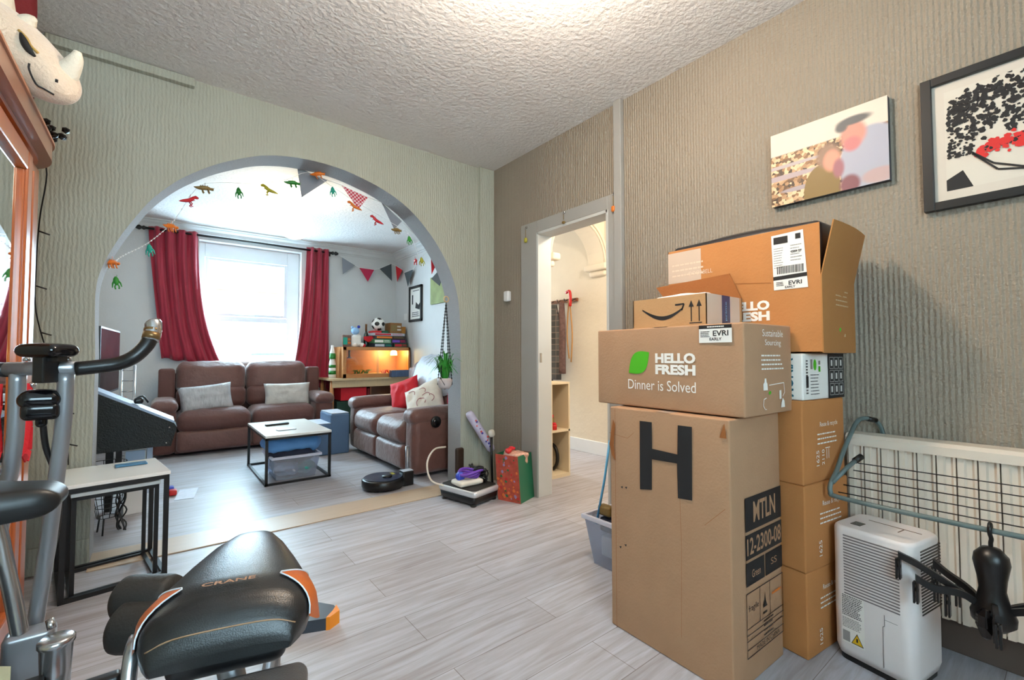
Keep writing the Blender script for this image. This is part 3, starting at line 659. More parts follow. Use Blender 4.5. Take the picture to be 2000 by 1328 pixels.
vv = thing('vivarium', 'wooden vivarium with glass front and glowing heat lamp', 'vivarium', (2.44, 6.38, 0.753))
X0, X1, Y0_, Y1_, Z0, Z1 = 1.955, 2.925, 6.15, 6.62, 0.753, 1.175
bm = B(); box(bm, X0, X1, Y0_, Y1_, Z0, Z0+0.02); box(bm, X0, X1, Y0_, Y1_, Z1-0.02, Z1); box(bm, X0, X0+0.018, Y0_, Y1_, Z0+.02, Z1-.02); box(bm, X1-0.018, X1, Y0_, Y1_, Z0+.02, Z1-.02); box(bm, X0, X1, Y1_-0.012, Y1_, Z0+.02, Z1-.02)
obj('cabinet', bm, M_['wood'], vv)
bm = B()
for q in ((X0, X1, Z0, Z0+0.055), (X0, X1, Z1-0.045, Z1), (X0, X0+0.045, Z0, Z1), (X1-0.03, X1, Z0, Z1)): box(bm, q[0], q[1], Y0_-0.012, Y0_, q[2], q[3], bev=0.002)
obj('front_frame', bm, M_['wood'], vv)
for a, b, yy in ((X0+.04, 2.46, Y0_+0.012), (2.43, X1-.03, Y0_+0.02)):
    bm = B(); box(bm, a, b, yy, yy+0.004, Z0+0.05, Z1-0.04); obj('sliding_glass', bm, M_['glass'], vv)
bm = B(); box(bm, X0+.02, X1-.02, Y0_+.01, Y1_-.015, Z0+.02, Z0+.05); obj('substrate', bm, mat('sand', (190, 150, 96), 0.9, bump=0.5, bscale=80), vv)
for (x, y, m, n_) in ((2.22, 6.34, 'green', 12), (2.62, 6.30, 'redtoy', 9), (2.32, 6.40, 'leaf', 9)):
    bm = B(); rg = random.Random(int(x*100))
    for k in range(n_):
        a = rg.random()*2*PI; L = rg.uniform(0.05, 0.10); xx, yy = x+rg.uniform(-.05, .05), y+rg.uniform(-.04, .04)
        tube(bm, [(xx, yy, Z0+.045), (xx+L*.4*math.cos(a), yy+L*.4*math.sin(a), Z0+.06+L*.4), (xx+L*math.cos(a), yy+L*.6*math.sin(a), Z0+.06+L*.45)], lambda t: 0.007*(1-t)+0.001, 5)
    obj('terrarium_plant', bm, M_[m], vv, True)
bm = B(); lathe(bm, [(0.0, 0), (0.05, 0.0), (0.045, 0.06), (0.02, 0.075), (0.012, 0.09)], c=(2.80, 6.44, 1.06), n=20); obj('heat_lamp', bm, emis('glowing_heat_bulb', (255, 200, 110), 14.0), vv)
bm = B(); tube(bm, [(2.14, 6.45, 1.155), (2.14, 6.45, 1.03)], 0.014, 10); lathe(bm, [(0.0, 0), (0.035, 0), (0.035, 0.01), (0, 0.01)], c=(2.14, 6.45, 1.02), n=16); obj('probe', bm, M_['blackpl'], vv)
tag(obj('book_pack', (lambda bm: (box(bm, 2.60, 2.90, 6.05, 6.13, 0.753, 0.85, bev=0.004), bm)[1])(B()), mat('blue_grey_spines', (70, 90, 124), 0.5, var=0.5, vscale=40, stretch=(3, 1, .1)), origin=(2.75, 6.09, 0.753)), 'blue grey pack of slim cases in front of the vivarium', 'case pack')
# things stacked on the vivarium
def bx(nm, label, cat, x0, x1, y0, y1, z0, z1, m, mark=None, rz=0, group=None):
    t = thing(nm, label, cat, ((x0+x1)/2, (y0+y1)/2, z0), group); bm = B(); c = Vector(((x0+x1)/2, (y0+y1)/2, 0))
    M = Matrix.Translation(c) @ Matrix.Rotation(rz, 4, 'Z') @ Matrix.Translation(-c)
    box(bm, x0, x1, y0, y1, z0, z1, bev=0.003, M=M); obj('carton', bm, m, t)
    if mark:
        bm = B(); F = Face(M @ Vector((x0, y0, z0)), M.to_3x3() @ Vector((1, 0, 0)), (0, 0, 1), M.to_3x3() @ Vector((0, -1, 0))); W_, H_ = x1-x0, z1-z0
        F.rect(bm, W_*.06, W_*.55, H_*.2, H_*.8, 0); F.scribble(bm, W_*.6, W_*.95, H_*.2, H_*.8, 2, 1); obj('printed_marks', bm, mark, t)
    return t
zz = 1.176
bx('board_game_box', 'dark blue and teal board game box, lowest of the stack on the vivarium', 'board game', 2.40, 2.68, 6.20, 6.50, zz, zz+0.055, M_['navy'], [M_['silvercloth'], M_['teal']], group=None)
bx('board_game_box', 'dark green board game box with red picture at the right of the stack', 'board game', 2.70, 2.915, 6.20, 6.50, zz, zz+0.06, mat('bottle_green', (26, 70, 48), 0.5), [M_['redtoy'], M_['red']])
bx('board_game_box', 'green and white board game box, second up in the left stack', 'board game', 2.40, 2.66, 6.21, 6.48, zz+.056, zz+.115, mat('meadow_green', (70, 130, 84), 0.5), [M_['paper'], M_['paper']])
bx('board_game_box', 'black and purple board game box beside the green one', 'board game', 2.67, 2.90, 6.22, 6.48, zz+.061, zz+.118, mat('dark_plum', (60, 40, 62), 0.5), [M_['purple'], M_['pink']])
bx('board_game_box', 'black board game box with yellow mark high in the stack', 'board game', 2.42, 2.89, 6.22, 6.48, zz+.119, zz+.165, mat('charcoal_box', (52, 40, 44), 0.5), [M_['orangetoy'], M_['browntoy']])
bx('board_game_box', 'pale grey and red wide board game box near the top', 'board game', 2.40, 2.88, 6.23, 6.47, zz+.166, zz+.205, M_['silvercloth'], [M_['redtoy'], M_['redtoy']])
bx('board_game_box', 'flat red box under the football', 'board game', 2.40, 2.53, 6.25, 6.42, zz+.206, zz+.235, M_['redpl'])
bx('board_game_box', 'small dark green box beside the flat red box', 'board game', 2.54, 2.63, 6.25, 6.42, zz+.206, zz+.24, mat('dark_green_box', (30, 90, 60), 0.5))
bx('storage_basket', 'brown wicker basket box at the top right of the stack', 'basket', 2.66, 2.84, 6.25, 6.45, zz+.206, zz+.36, mat('brown_wicker', (140, 96, 52), 0.8, bump=0.8, bscale=70, var=0.4, vscale=40), [M_['browntoy'], M_['cream']])
bx('picture_box', 'colourful small upright picture card at the left on the vivarium', 'card', 1.99, 2.12, 6.30, 6.32, zz, zz+.165, mat('printed_card', (120, 90, 80), 0.5, var=0.6, vscale=30), [M_['teal'], M_['orangetoy']], rz=0.2)
bx('storage_basket', 'yellow brown folded pouch right of the wicker basket', 'pouch', 2.85, 2.915, 6.28, 6.44, zz+.206, zz+.31, mat('ochre_cloth', (176, 120, 50), 0.8))
fb = thing('football', 'white football with dark patches on top of the game boxes', 'ball', (2.51, 6.33, zz+.241))
bm = B(); bmesh.ops.create_icosphere(bm, subdivisions=4, radius=0.095, matrix=Matrix.Translation((2.51, 6.33, zz+.335)))
ICO = [Vector(v).normalized() for v in [(0, 1, 1.618), (0, -1, 1.618), (0, 1, -1.618), (0, -1, -1.618), (1, 1.618, 0), (-1, 1.618, 0), (1, -1.618, 0), (-1, -1.618, 0), (1.618, 0, 1), (-1.618, 0, 1), (1.618, 0, -1), (-1.618, 0, -1)]]
for f in bm.faces:
    d = (f.calc_center_median()-Vector((2.51, 6.33, zz+.335))).normalized(); f.material_index = 1 if max(d.dot(i) for i in ICO) > 0.945 else 0; f.smooth = True
obj('ball', bm, [M_['paper'], M_['blackpl']], fb)
sn = thing('plush_bear', 'white and blue plush bear sitting on the left of the vivarium', 'plush toy', (2.20, 6.33, zz))
bm = B(); soft(bm, (2.20, 6.33, zz+.09), (.13, .11, .18), .05, m=3); soft(bm, (2.15, 6.27, zz+.03), (.06, .1, .06), .028, m=2); soft(bm, (2.25, 6.27, zz+.03), (.06, .1, .06), .028, m=2); obj('body', bm, M_['paper'], sn, True)
bm = B(); soft(bm, (2.175, 6.32, zz+.225), (.11, .10, .10), .048, m=3); soft(bm, (2.225, 6.32, zz+.285), (.04, .03, .04), .015, m=2, mi=1); soft(bm, (2.135, 6.32, zz+.275), (.035, .03, .035), .013, m=2); obj('head', bm, [mat('pale_blue_plush', (150, 190, 230), 0.8), mat('royal_blue_plush', (30, 50, 160), 0.8)], sn, True)
bm = B(); soft(bm, (2.27, 6.24, zz+.022), (.05, .04, .045), .018, m=2); tag(obj('toy_block', bm, M_['red'], None, True, origin=(2.27, 6.24, zz)), 'small red soft toy beside the plush bear', 'toy')
bt = thing('wine_bottle', 'dark wine bottle with gold neck standing on the vivarium', 'bottle', (2.345, 6.36, zz))
bm = B(); lathe(bm, [(0, 0), (.034, 0), (.036, .02), (.036, .17), (.014, .22), (.013, .27), (0, .27)], c=(2.345, 6.36, zz), n=20); obj('glass_body', bm, mat('dark_green_glass', (20, 40, 34), 0.1), bt)
bm = B(); lathe(bm, [(.0145, .23), (.0145, .32), (.016, .33), (0, .332)], c=(2.345, 6.36, zz), n=16); obj('neck_foil', bm, mat('gold_foil', (120, 84, 50), 0.4, metal=0.5), bt)
bm = B(); prism(bm, [(2.29, zz+.15), (2.41, zz+.16), (2.43, zz+.12), (2.36, zz+.07), (2.30, zz+.10)], 'y', 6.29, 6.315); tag(obj('paper_bow', bm, M_['red'], origin=(2.35, 6.30, zz+.07)), 'red ribbon bow tied round the wine bottle', 'bow')
bm = B(); lathe(bm, [(0, 0), (.04, 0), (.048, .06), (.03, .13), (.034, .14), (.0, .14)], c=(2.27, 6.42, zz), n=18); tag(obj('vase', bm, mat('blue_grey_glaze', (90, 130, 150), 0.3), None, False, origin=(2.27, 6.42, zz)), 'blue grey ceramic vase behind the plush bear', 'vase')
pv = thing('painted_bottle', 'white bottle with green painted leaves on the table beside the vivarium', 'bottle', (1.865, 6.30, 0.753))
bm = B(); lathe(bm, [(0, 0), (.045, 0), (.048, .05), (.042, .2), (.03, .26), (.04, .30), (.03, .36), (.018, .41), (.02, .44), (0, .445)], c=(1.865, 6.30, 0.753), n=24); obj('bottle', bm, M_['paper'], pv, True)
bm = B(); lathe(bm, [(.041, .26), (.0415, .28), (.0415, .31), (.037, .335)], c=(1.865, 6.30, 0.753), n=24); lathe(bm, [(.0485, .05), (.0475, .10)], c=(1.865, 6.30, 0.753), n=24); lathe(bm, [(.045, .14), (.0435, .18)], c=(1.865, 6.30, 0.753), n=24); obj('painted_band', bm, M_['green'], pv, True)
# under the side table
bx('gift_bag', 'red carrier bag lying on the shelf under the side table', 'bag', 1.95, 2.30, 6.2, 6.5, 0.45, 0.62, M_['red'])
bx('storage_carton', 'dark green storage crate on the floor below the red bag', 'crate', 1.9, 2.32, 6.2, 6.55, 0.0, 0.44, mat('deep_green', (24, 60, 48), 0.7))
bx('picture_parcel', 'dark red flat parcel standing beside the red carrier bag', 'parcel', 2.315, 2.345, 6.2, 6.55, 0.0, 0.60, M_['darkred'])
# globe pendant in the front room
gp = thing('pendant_lamp', 'round glowing paper globe lamp hanging in the front room', 'pendant lamp', (1.03, 4.75, HT))
bm = B(); bmesh.ops.create_uvsphere(bm, u_segments=32, v_segments=20, radius=0.165, matrix=Matrix.Translation((1.03, 4.75, 2.36))); obj('globe_shade', bm, M_['globe'], gp, True)
bm = B(); tube(bm, [(1.03, 4.75, 2.52), (1.03, 4.75, HT-0.02)], 0.004, 6); obj('cord', bm, M_['white'], gp)
bm = B(); lathe(bm, [(0, 0), (.05, 0), (.045, -.02), (0, -.022)], c=(1.03, 4.75, HT), n=20); obj('ceiling_rose', bm, M_['white'], gp)
# pictures and switch on the front room right wall
pf = thing('framed_picture', 'narrow black frame with pale print on the front room wall', 'picture', (XF, 6.0, 1.8))
bm = B(); a, b, z0, z1 = 5.80, 6.20, 1.55, 2.07
for q in ((a, a+.03, z0, z1), (b-.03, b, z0, z1), (a, b, z0, z0+.035), (a, b, z1-.035, z1)): box(bm, XF-0.03, XF-.002, q[0], q[1], q[2], q[3], bev=0.003)
obj('frame', bm, M_['black'], pf)
bm = B(); box(bm, XF-.012, XF-.006, a+.02, b-.02, z0+.03, z1-.03); F = Face((XF-.012, b-.03, z0+.035), (0, -1, 0), (0, 0, 1), (-1, 0, 0))
F.rect(bm, .05, .09, .22, .36, 1); F.poly(bm, [(.16, .16), (.30, .13), (.32, .24), (.26, .20), (.18, .25)], 1); F.rect(bm, .08, .28, .41, .42, 1); F.scribble(bm, .06, .3, .03, .11, 3, 1)
obj('print', bm, [M_['paper'], M_['inkblack']], pf)
pm = thing('map_print', 'small green landscape canvas high on the front room wall by the arch', 'picture', (XF, 5.3, 1.9))
bm = B(); box(bm, XF-.03, XF-.002, 5.05, 5.52, 1.75, 2.12, bev=.003); obj('canvas', bm, mat('green_field_print', (140, 150, 96), 0.6, var=0.35, vscale=9), pm)
bm = B(); box(bm, XF-.012, XF, 6.31, 6.395, 1.59, 1.69, bev=.004); tag(obj('light_switch', bm, M_['white'], origin=(XF, 6.35, 1.6)), 'white light switch left of the narrow black frame', 'light switch')
# bunting of the front room corner and by the arch
bun = thing('bunting', 'grey and red fabric triangle bunting strung across the far corner', 'bunting', (2.5, 6.65, 2.35))
FL = [((2.09, 6.66, 2.49), (2.28, 6.66, 2.395), (2.10, 6.65, 2.24), 'greycloth'), ((2.345, 6.66, 2.365), (2.57, 6.66, 2.362), (2.47, 6.65, 2.17), 'pinkred'), ((2.655, 6.66, 2.39), (2.845, 6.66, 2.49), (2.85, 6.65, 2.22), 'darkcloth'), ((2.90, 6.62, 2.46), (2.90, 6.38, 2.36), (2.90, 6.56, 2.20), 'red'), ((2.90, 6.30, 2.30), (2.90, 6.02, 2.31), (2.90, 6.18, 2.08), 'darkcloth')]
M_['pinkred'] = mat('raspberry_cloth', (186, 40, 76), 0.8)
def flag(p, m, par, extra=None):
    bm = B(); a, b, c = [Vector(q) for q in p]; n = (b-a).cross(c-a).normalized()*0.002
    v = [bm.verts.new(q+n) for q in (a, b, c)]+[bm.verts.new(q-n) for q in (a, b, c)]
    bm.faces.new(v[:3]); bm.faces.new(v[3:][::-1])
    for i in range(3): bm.faces.new([v[i], v[3+i], v[3+(i+1) % 3], v[(i+1) % 3]])
    return obj('flag', bm, m, par)
for a, b, c, m in FL: flag((a, b, c), M_[m], bun)
bm = B(); tube(bm, [(1.98, 6.67, 2.55), (2.09, 6.66, 2.49), (2.28, 6.66, 2.395), (2.345, 6.66, 2.367), (2.57, 6.66, 2.363), (2.655, 6.66, 2.39), (2.845, 6.66, 2.49), (2.90, 6.62, 2.46), (2.90, 6.38, 2.36), (2.90, 6.30, 2.30), (2.90, 6.02, 2.31), (2.90, 5.6, 2.5)], 0.003, 5); obj('string', bm, M_['string'], bun)
b2 = thing('bunting', 'grey and red gingham triangle bunting hung inside the arch top', 'bunting', (1.1, 3.38, 2.3))
ging = bpy.data.materials.new('red_gingham_cloth'); ging.use_nodes = True; t_ = ging.node_tree; p_ = t_.nodes['Principled BSDF']; ck = t_.nodes.new('ShaderNodeTexChecker'); ck.inputs['Scale'].default_value = 70; ck.inputs['Color1'].default_value = lin((200, 24, 60)); ck.inputs['Color2'].default_value = lin((238, 200, 206)); tcn = t_.nodes.new('ShaderNodeTexCoord'); t_.links.new(tcn.outputs['Object'], ck.inputs[0]); t_.links.new(ck.outputs[0], p_.inputs['Base Color'])
flag(((0.745, 3.38, 2.375), (0.95, 3.38, 2.33), (0.776, 3.38, 2.165)), M_['greycloth'], b2); flag(((1.05, 3.38, 2.317), (1.251, 3.38, 2.268), (1.177, 3.38, 2.165)), ging, b2); flag(((1.358, 3.38, 2.255), (1.53, 3.38, 2.137), (1.465, 3.38, 2.06)), M_['greycloth'], b2)
flag(((1.935, 3.36, 1.86), (1.915, 3.60, 1.74), (1.92, 3.46, 1.66)), M_['darkcloth'], b2); flag(((1.80, 3.40, 1.93), (1.86, 3.40, 1.84), (1.81, 3.40, 1.74)), M_['redtoy'], b2)
bm = B(); tube(bm, [(0.60, 3.38, 2.40), (0.745, 3.38, 2.375), (0.95, 3.38, 2.33), (1.05, 3.38, 2.317), (1.251, 3.38, 2.268), (1.358, 3.38, 2.255), (1.53, 3.38, 2.137), (1.80, 3.40, 1.93), (1.86, 3.38, 1.83)], 0.003, 5); obj('string', bm, M_['string'], b2)
# dinosaur garland across the arch
bm = B(); STR = [(-0.22, 3.3, 1.53), (-0.172, 3.3, 1.60), (-0.053, 3.3, 1.70), (0.062, 3.3, 1.85), (0.169, 3.3, 2.07), (0.286, 3.3, 2.13), (0.481, 3.3, 2.17), (0.663, 3.3, 2.24), (0.80, 3.3, 2.325), (0.964, 3.3, 2.26), (1.149, 3.3, 2.18), (1.388, 3.3, 2.09), (1.56, 3.3, 2.01), (1.65, 3.3, 1.83)]
tube(bm, STR, 0.0014, 6, curve=3)
for i, p in enumerate(catmull(STR, 9)):
    if p.x < 0.14 or p.x > 1.5: bmesh.ops.create_icosphere(bm, subdivisions=1, radius=0.0048, matrix=Matrix.Translation(p))
tag(obj('garland_string', bm, M_['string'], origin=(0.8, 3.3, 2.3)), 'white twisted garland string looped across the arch', 'garland')
def dino(kind, m):
    bm = B()
    if kind == 'quad':
        tube(bm, [(-.055, 0, .012), (-.03, 0, .008), (-.01, 0, .010), (.012, 0, .010), (.03, 0, .006), (.045, 0, .004)], lambda t: 0.002+0.012*math.sin(min(1, t*1.08)*PI)**.8+(0.006 if t > .8 else 0), 8, curve=2)
        for x in (-.014, .016):
            for y in (-.007, .007): tube(bm, [(x, y, .004), (x+.002, y*1.2, -.014), (x+.006, y*1.2, -.022)], 0.0035, 6)
        for k in range(4): tube(bm, [(-.02+k*.012, 0, .018), (-.02+k*.012, 0, .028)], lambda t: 0.004*(1-t)+.0005, 5)
        tube(bm, [(.043, 0, .008), (.052, 0, .016)], lambda t: .002*(1-t)+.0004, 5)
    elif kind == 'biped':
        tube(bm, [(-.06, 0, -.006), (-.035, 0, 0), (-.012, 0, .004), (.008, 0, .012), (.022, 0, .024), (.034, 0, .028), (.048, 0, .024)], lambda t: 0.0015+0.010*math.sin(t**.8*PI)**.9+(0.005 if t > .78 else 0), 8, curve=2)
        for y in (-.007, .007): tube(bm, [(-.004, y, .002), (.006, y*1.3, -.014), (-.002, y*1.3, -.026), (.008, y*1.3, -.030)], 0.0035, 6)
        for y in (-.006, .006): tube(bm, [(.016, y, .014), (.026, y, .006)], 0.002, 5)
    else:
        tube(bm, [(0, 0, .034), (0, 0, .02), (0, 0, 0), (0, 0, -.014)], lambda t: 0.004+0.010*math.sin(t*PI), 8, curve=2)
        for s in (-1, 1):
            tube(bm, [(s*.006, 0, .012), (s*.018, 0, -.004), (s*.022, 0, -.026)], lambda t: .005*(1-t)+.0018, 6)
            tube(bm, [(s*.004, 0, -.006), (s*.010, 0, -.022), (s*.008, 0, -.036)], 0.0035, 6)
    bmesh.ops.scale(bm, vec=(1.0, 1.0, 1.0), verts=bm.verts)
    return bm
DN = [((0.208, 2.063), 'quad', 'browntoy', 'brown horned toy dinosaur high on the left of the arch', 0.1), ((0.386, 2.083), 'front', 'green', 'small green toy dinosaur seen head on beside the brown horned one', 0.2),
 ((0.551, 2.134), 'biped', 'limetoy', 'olive yellow toy dinosaur left of the arch crown', 2.8), ((0.698, 2.213), 'quad', 'green', 'dark green spiked toy dinosaur beside the large grey flag', 0), ((0.86, 2.315), 'quad', 'orangetoy', 'orange four legged toy dinosaur over the large grey flag', -0.5),
 ((0.961, 2.22), 'front', 'teal', 'teal toy dinosaur hanging between the two big flags', 0), ((1.110, 2.140), 'biped', 'orangetoy', 'orange red toy dinosaur at the tip of the gingham flag', 3.0), ((1.279, 2.067), 'biped', 'redtoy', 'red toy dinosaur right of the gingham flag', 3.1),
 ((1.445, 2.02), 'quad', 'browntoy', 'brown toy dinosaur on the right slope of the arch', 0.3), ((1.552, 1.965), 'front', 'leaf', 'bright green toy dinosaur on the right slope of the arch', 0.4), ((0.136, 1.975), 'biped', 'redtoy', 'red toy dinosaur below the brown horned one on the left', 0.4),
 ((0.05, 1.80), 'quad', 'orangetoy', 'orange toy dinosaur in front of the left curtain top', 0.8), ((-0.045, 1.655), 'front', 'teal', 'teal toy dinosaur at the low bend of the garland', 0.5), ((-0.205, 1.555), 'quad', 'orangetoy', 'orange toy dinosaur at the left end of the garland', 0.9), ((-0.184, 1.455), 'front', 'leaf', 'bright green toy dinosaur hanging lowest on the left of the arch', 0),
 ((1.605, 1.80), 'quad', 'redtoy', 'red and yellow toy dinosaur at the right end of the garland', 1.2), ((1.66, 1.81), 'front', 'limetoy', 'yellow toy dinosaur at the right end of the garland', 0)]
for (x, z), k, m, lab, rot in DN:
    bm = dino(k, m); bmesh.ops.transform(bm, matrix=rotm((x, 3.285, z), rz=rot if k != 'front' else -0.4, ry=-0.15), verts=bm.verts)
    tube(bm, [(x, 3.285, z+.01), (x, 3.295, z+.045)], 0.0010, 4)
    tag(obj('toy_dinosaur', bm, M_[m], None, True, origin=(x, 3.285, z)), lab, 'toy dinosaur', 'toy dinosaurs on the arch garland')
# hanging plant at the arch
hp = thing('hanging_plant', 'trailing spider plant in a pale pot hanging from black beaded cords at the pillar', 'hanging plant', (1.86, 3.23, 0.79))
bm = B(); lathe(bm, [(0, 0), (.035, .0), (.052, .02), (.062, .06), (.062, .085), (.055, .085), (.05, .06), (0, .055)], c=(1.845, 3.23, 0.785), n=20); obj('pot', bm, mat('pale_pot', (206, 196, 196), 0.5), hp, True)
bm = B()
for k in range(4):
    a = k*PI/2+0.5; p0 = Vector((1.845+.063*math.cos(a), 3.23+.063*math.sin(a), 0.87)); tube(bm, [(1.845, 3.23, .78), (1.845+.06*math.cos(a+.5), 3.23+.06*math.sin(a+.5), .82), p0], 0.003, 5)
    top = Vector((1.853, 3.23, 1.49)); N_ = 24
    tube(bm, [p0, top], 0.003, 5)
    for j in range(N_): 
        q = p0.lerp(top, j/N_); bmesh.ops.create_icosphere(bm, subdivisions=1, radius=0.0075, matrix=Matrix.Translation(q))
obj('beaded_cord', bm, M_['blackpl'], hp)
bm = B(); 
for i in range(24):
    a = 2*PI*i/24; b = 2*PI*(i+1)/24
tube(bm, [(1.855+.022*math.cos(2*PI*i/20), 3.23, 1.515+.022*math.sin(2*PI*i/20)) for i in range(21)], 0.006, 8, cap=False); obj('wooden_ring', bm, M_['woodlt'], hp, True)
bm = B(); rg = random.Random(8)
for k in range(64):
    a = rg.random()*2*PI; L = rg.uniform(.09, .23); up = rg.uniform(.07, .20); dx, dy = math.cos(a)*L*0.8, math.sin(a)*L*0.8
    if 1.845+dx > 1.925: dx = rg.uniform(.02, .07)
    pts_ = catmull([(1.845+dx*.1, 3.23+dy*.1, .85), (1.845+dx*.5, 3.23+dy*.5, .86+up), (1.845+dx, 3.23+dy, .86+up*rg.uniform(.3, 1.25))], 4)
    s = Vector((-dy, dx, 0)).normalized(); n = len(pts_); L0 = [bm.verts.new(p-s*0.0095*(1-i/(n-1))**.6) for i, p in enumerate(pts_)]; L1 = [bm.verts.new(p+s*0.0095*(1-i/(n-1))**.6+Vector((0, 0, .001))) for i, p in enumerate(pts_)]
    for i in range(n-1): bm.faces.new([L0[i], L0[i+1], L1[i+1], L1[i]])
lf = obj('leaves', bm, M_['leaf'], hp, True, rev=False)
# left side of the front room: TV, wedge cabinet, white tower, wire stand
tv = thing('television', 'flat black television seen edge on beyond the left pillar', 'television', (-0.29, 4.3, 0.80))
bm = B(); prism(bm, [(-.335, 4.09), (-.300, 4.09), (-.243, 4.90), (-.278, 4.90)], 'z', .78, 1.255); obj('housing', bm, M_['blackpl'], tv)
bm = B(); prism(bm, [(-.301, 4.10), (-.2985, 4.10), (-.2425, 4.89), (-.245, 4.89)], 'z', .795, 1.242); obj('screen', bm, mat('dark_screen_glass', (70, 74, 80), 0.08), tv)
bm = B(); box(bm, -0.42, -0.18, 4.30, 4.60, 0.70, 0.712); box(bm, -0.305, -0.275, 4.40, 4.50, 0.70, 0.80); obj('stand', bm, M_['blackpl'], tv)
tu = thing('television_bench', 'long dark low bench carrying the television behind the pillar', 'bench', (-0.42, 4.4, 0))
bm = B(); box(bm, -0.60, -0.20, 4.10, 5.2, 0.66, 0.70, bev=.004); obj('benchtop', bm, M_['wooddk'], tu)
for x in (-0.57, -0.24):
    for y in (4.13, 5.16):
        bm = B(); box(bm, x-.02, x+.02, y-.02, y+.02, 0, .66); obj('leg', bm, M_['black'], tu)
wd = thing('wedge_cabinet', 'black textured wedge shaped case with pale sloping top beside the left pillar', 'instrument case', (-0.1, 3.95, 0.44))
bm = B(); prism(bm, [(-0.50, 0.44), (-0.50, 0.93), (-0.32, 0.835), (0.10, 0.60), (0.115, 0.575), (0.085, 0.45), (0.03, 0.455)], 'y', 3.80, 4.06); obj('case', bm, mat('black_tolex_vinyl', (26, 34, 38), 0.6, bump=0.8, bscale=110), wd)
bm = B(); prism(bm, [(-0.50, 0.932), (-0.50, 0.95), (-0.32, 0.855), (0.10, 0.618), (0.10, 0.602), (-0.32, 0.837)], 'y', 3.80, 4.06); obj('top_panel', bm, mat('pale_blue_grey_panel', (150, 170, 200), 0.35), wd)
for x, z in ((0.075, 0.575), (0.06, 0.475)):
    bm = B(); lathe(bm, [(0, 0), (.006, 0), (.005, .004), (0, .005)], n=12, M=Matrix.Translation((x, 3.80, z)) @ Matrix.Rotation(PI/2, 4, 'X')); obj('screw', bm, M_['chrome'], wd)
bm = B(); soft(bm, (-0.09, 3.90, 0.755), (.05, .04, .04), .015, m=2); tube(bm, [(-.11, 3.9, .765), (-.07, 3.9, .785), (-.04, 3.9, .74)], .006, 8, curve=3); obj('carry_handle', bm, M_['blackpl'], wd, True)
wt = thing('white_cabinet', 'white tower cabinet standing under the black wedge case', 'cabinet', (-0.1, 4.05, 0))
bm = B(); box(bm, -0.155, -0.045, 3.95, 4.20, 0.0, 0.437, bev=.004); obj('body', bm, M_['white'], wt)
bm = B(); box(bm, -0.040, -0.01, 3.97, 4.18, 0.12, 0.437, bev=.003); obj('side_panel', bm, mat('blue_white_panel', (180, 196, 220), 0.4), wt)
bm = B(); box(bm, -0.15, -0.05, 3.945, 3.95, 0.28, 0.42); obj('front_panel', bm, mat('pale_blue_panel', (176, 196, 222), 0.35), wt)
ws = thing('wire_stand', 'black wire plant stand basket on the floor behind the left pillar', 'wire basket', (-0.21, 3.6, 0))
bm = B(); cx_, cy_ = -0.215, 3.62
for z, rr2 in ((0.10, .045), (0.16, .055), (0.22, .07), (0.28, .075), (0.34, .08), (0.42, .085)):
    tube(bm, [(cx_+rr2*math.cos(2*PI*k/20), cy_+rr2*math.sin(2*PI*k/20), z) for k in range(21)], 0.0022, 5, cap=False)
for k in range(10):
    a = 2*PI*k/10; tube(bm, [(cx_+.045*math.cos(a), cy_+.045*math.sin(a), .10), (cx_+.07*math.cos(a), cy_+.07*math.sin(a), .22), (cx_+.085*math.cos(a), cy_+.085*math.sin(a), .42)], .002, 5)
obj('wire_basket', bm, M_['black'], ws)
for k in range(3):
    a = 2*PI*k/3+.3; bm = B(); tube(bm, [(cx_+.045*math.cos(a), cy_+.045*math.sin(a), .10), (cx_+.06*math.cos(a), cy_+.06*math.sin(a), 0.006)], .005, 6); obj('leg', bm, M_['black'], ws)
bm = B(); rg = random.Random(5)
for k in range(6):
    q = [(cx_+.06+rg.uniform(-.02, .03), cy_+rg.uniform(-.04, .02), z) for z in (0.40, .30, .20, .12, .05, .012)]; tube(bm, q, .004, 6, curve=4)
tag(obj('cable_bundle', bm, M_['blackpl'], None, True, origin=(cx_+.06, cy_, 0)), 'tangle of black cables hanging beside the wire basket', 'cables')
# slim metal rack behind the TV
rk = thing('metal_rack', 'silver ladder rack behind the television', 'rack', (-0.20, 5.6, 0))
for x in (-0.26, -0.165):
    bm = B(); tube(bm, [(x, 5.6, 0), (x, 5.6, 0.965)], 0.011, 8); obj('upright', bm, M_['chrome'], rk)
for k in range(9):
    bm = B(); tube(bm, [(-0.26, 5.6, 0.12+k*.1), (-0.165, 5.6, 0.12+k*.1)], 0.006, 6); obj('rung', bm, M_['chrome'], rk)
# papers and small toys on the floor
bm = B(); box(bm, -0.06, 0.06, -0.15, 0.15, 0, .003, M=rotm((.20, 4.27, .0005), rz=-0.15)); tag(obj('paper_sheet', bm, mat('printed_paper', (206, 212, 226), 0.6, var=.2, vscale=30), origin=(.2, 4.27, 0)), 'loose printed sheet of paper on the front room floor', 'paper')
for k, (x, y, m, lab) in enumerate(((.115, 4.30, 'redpl', 'small red plastic toy beside the loose paper sheet'), (.10, 4.42, 'bluepl', 'small blue plastic toy beside the loose paper sheet'))):
    bm = B(); soft(bm, (x, y, .022), (.05, .07, .04), .012, m=2); tag(obj('plastic_toy', bm, M_[m], None, True, origin=(x, y, 0)), lab, 'toy')
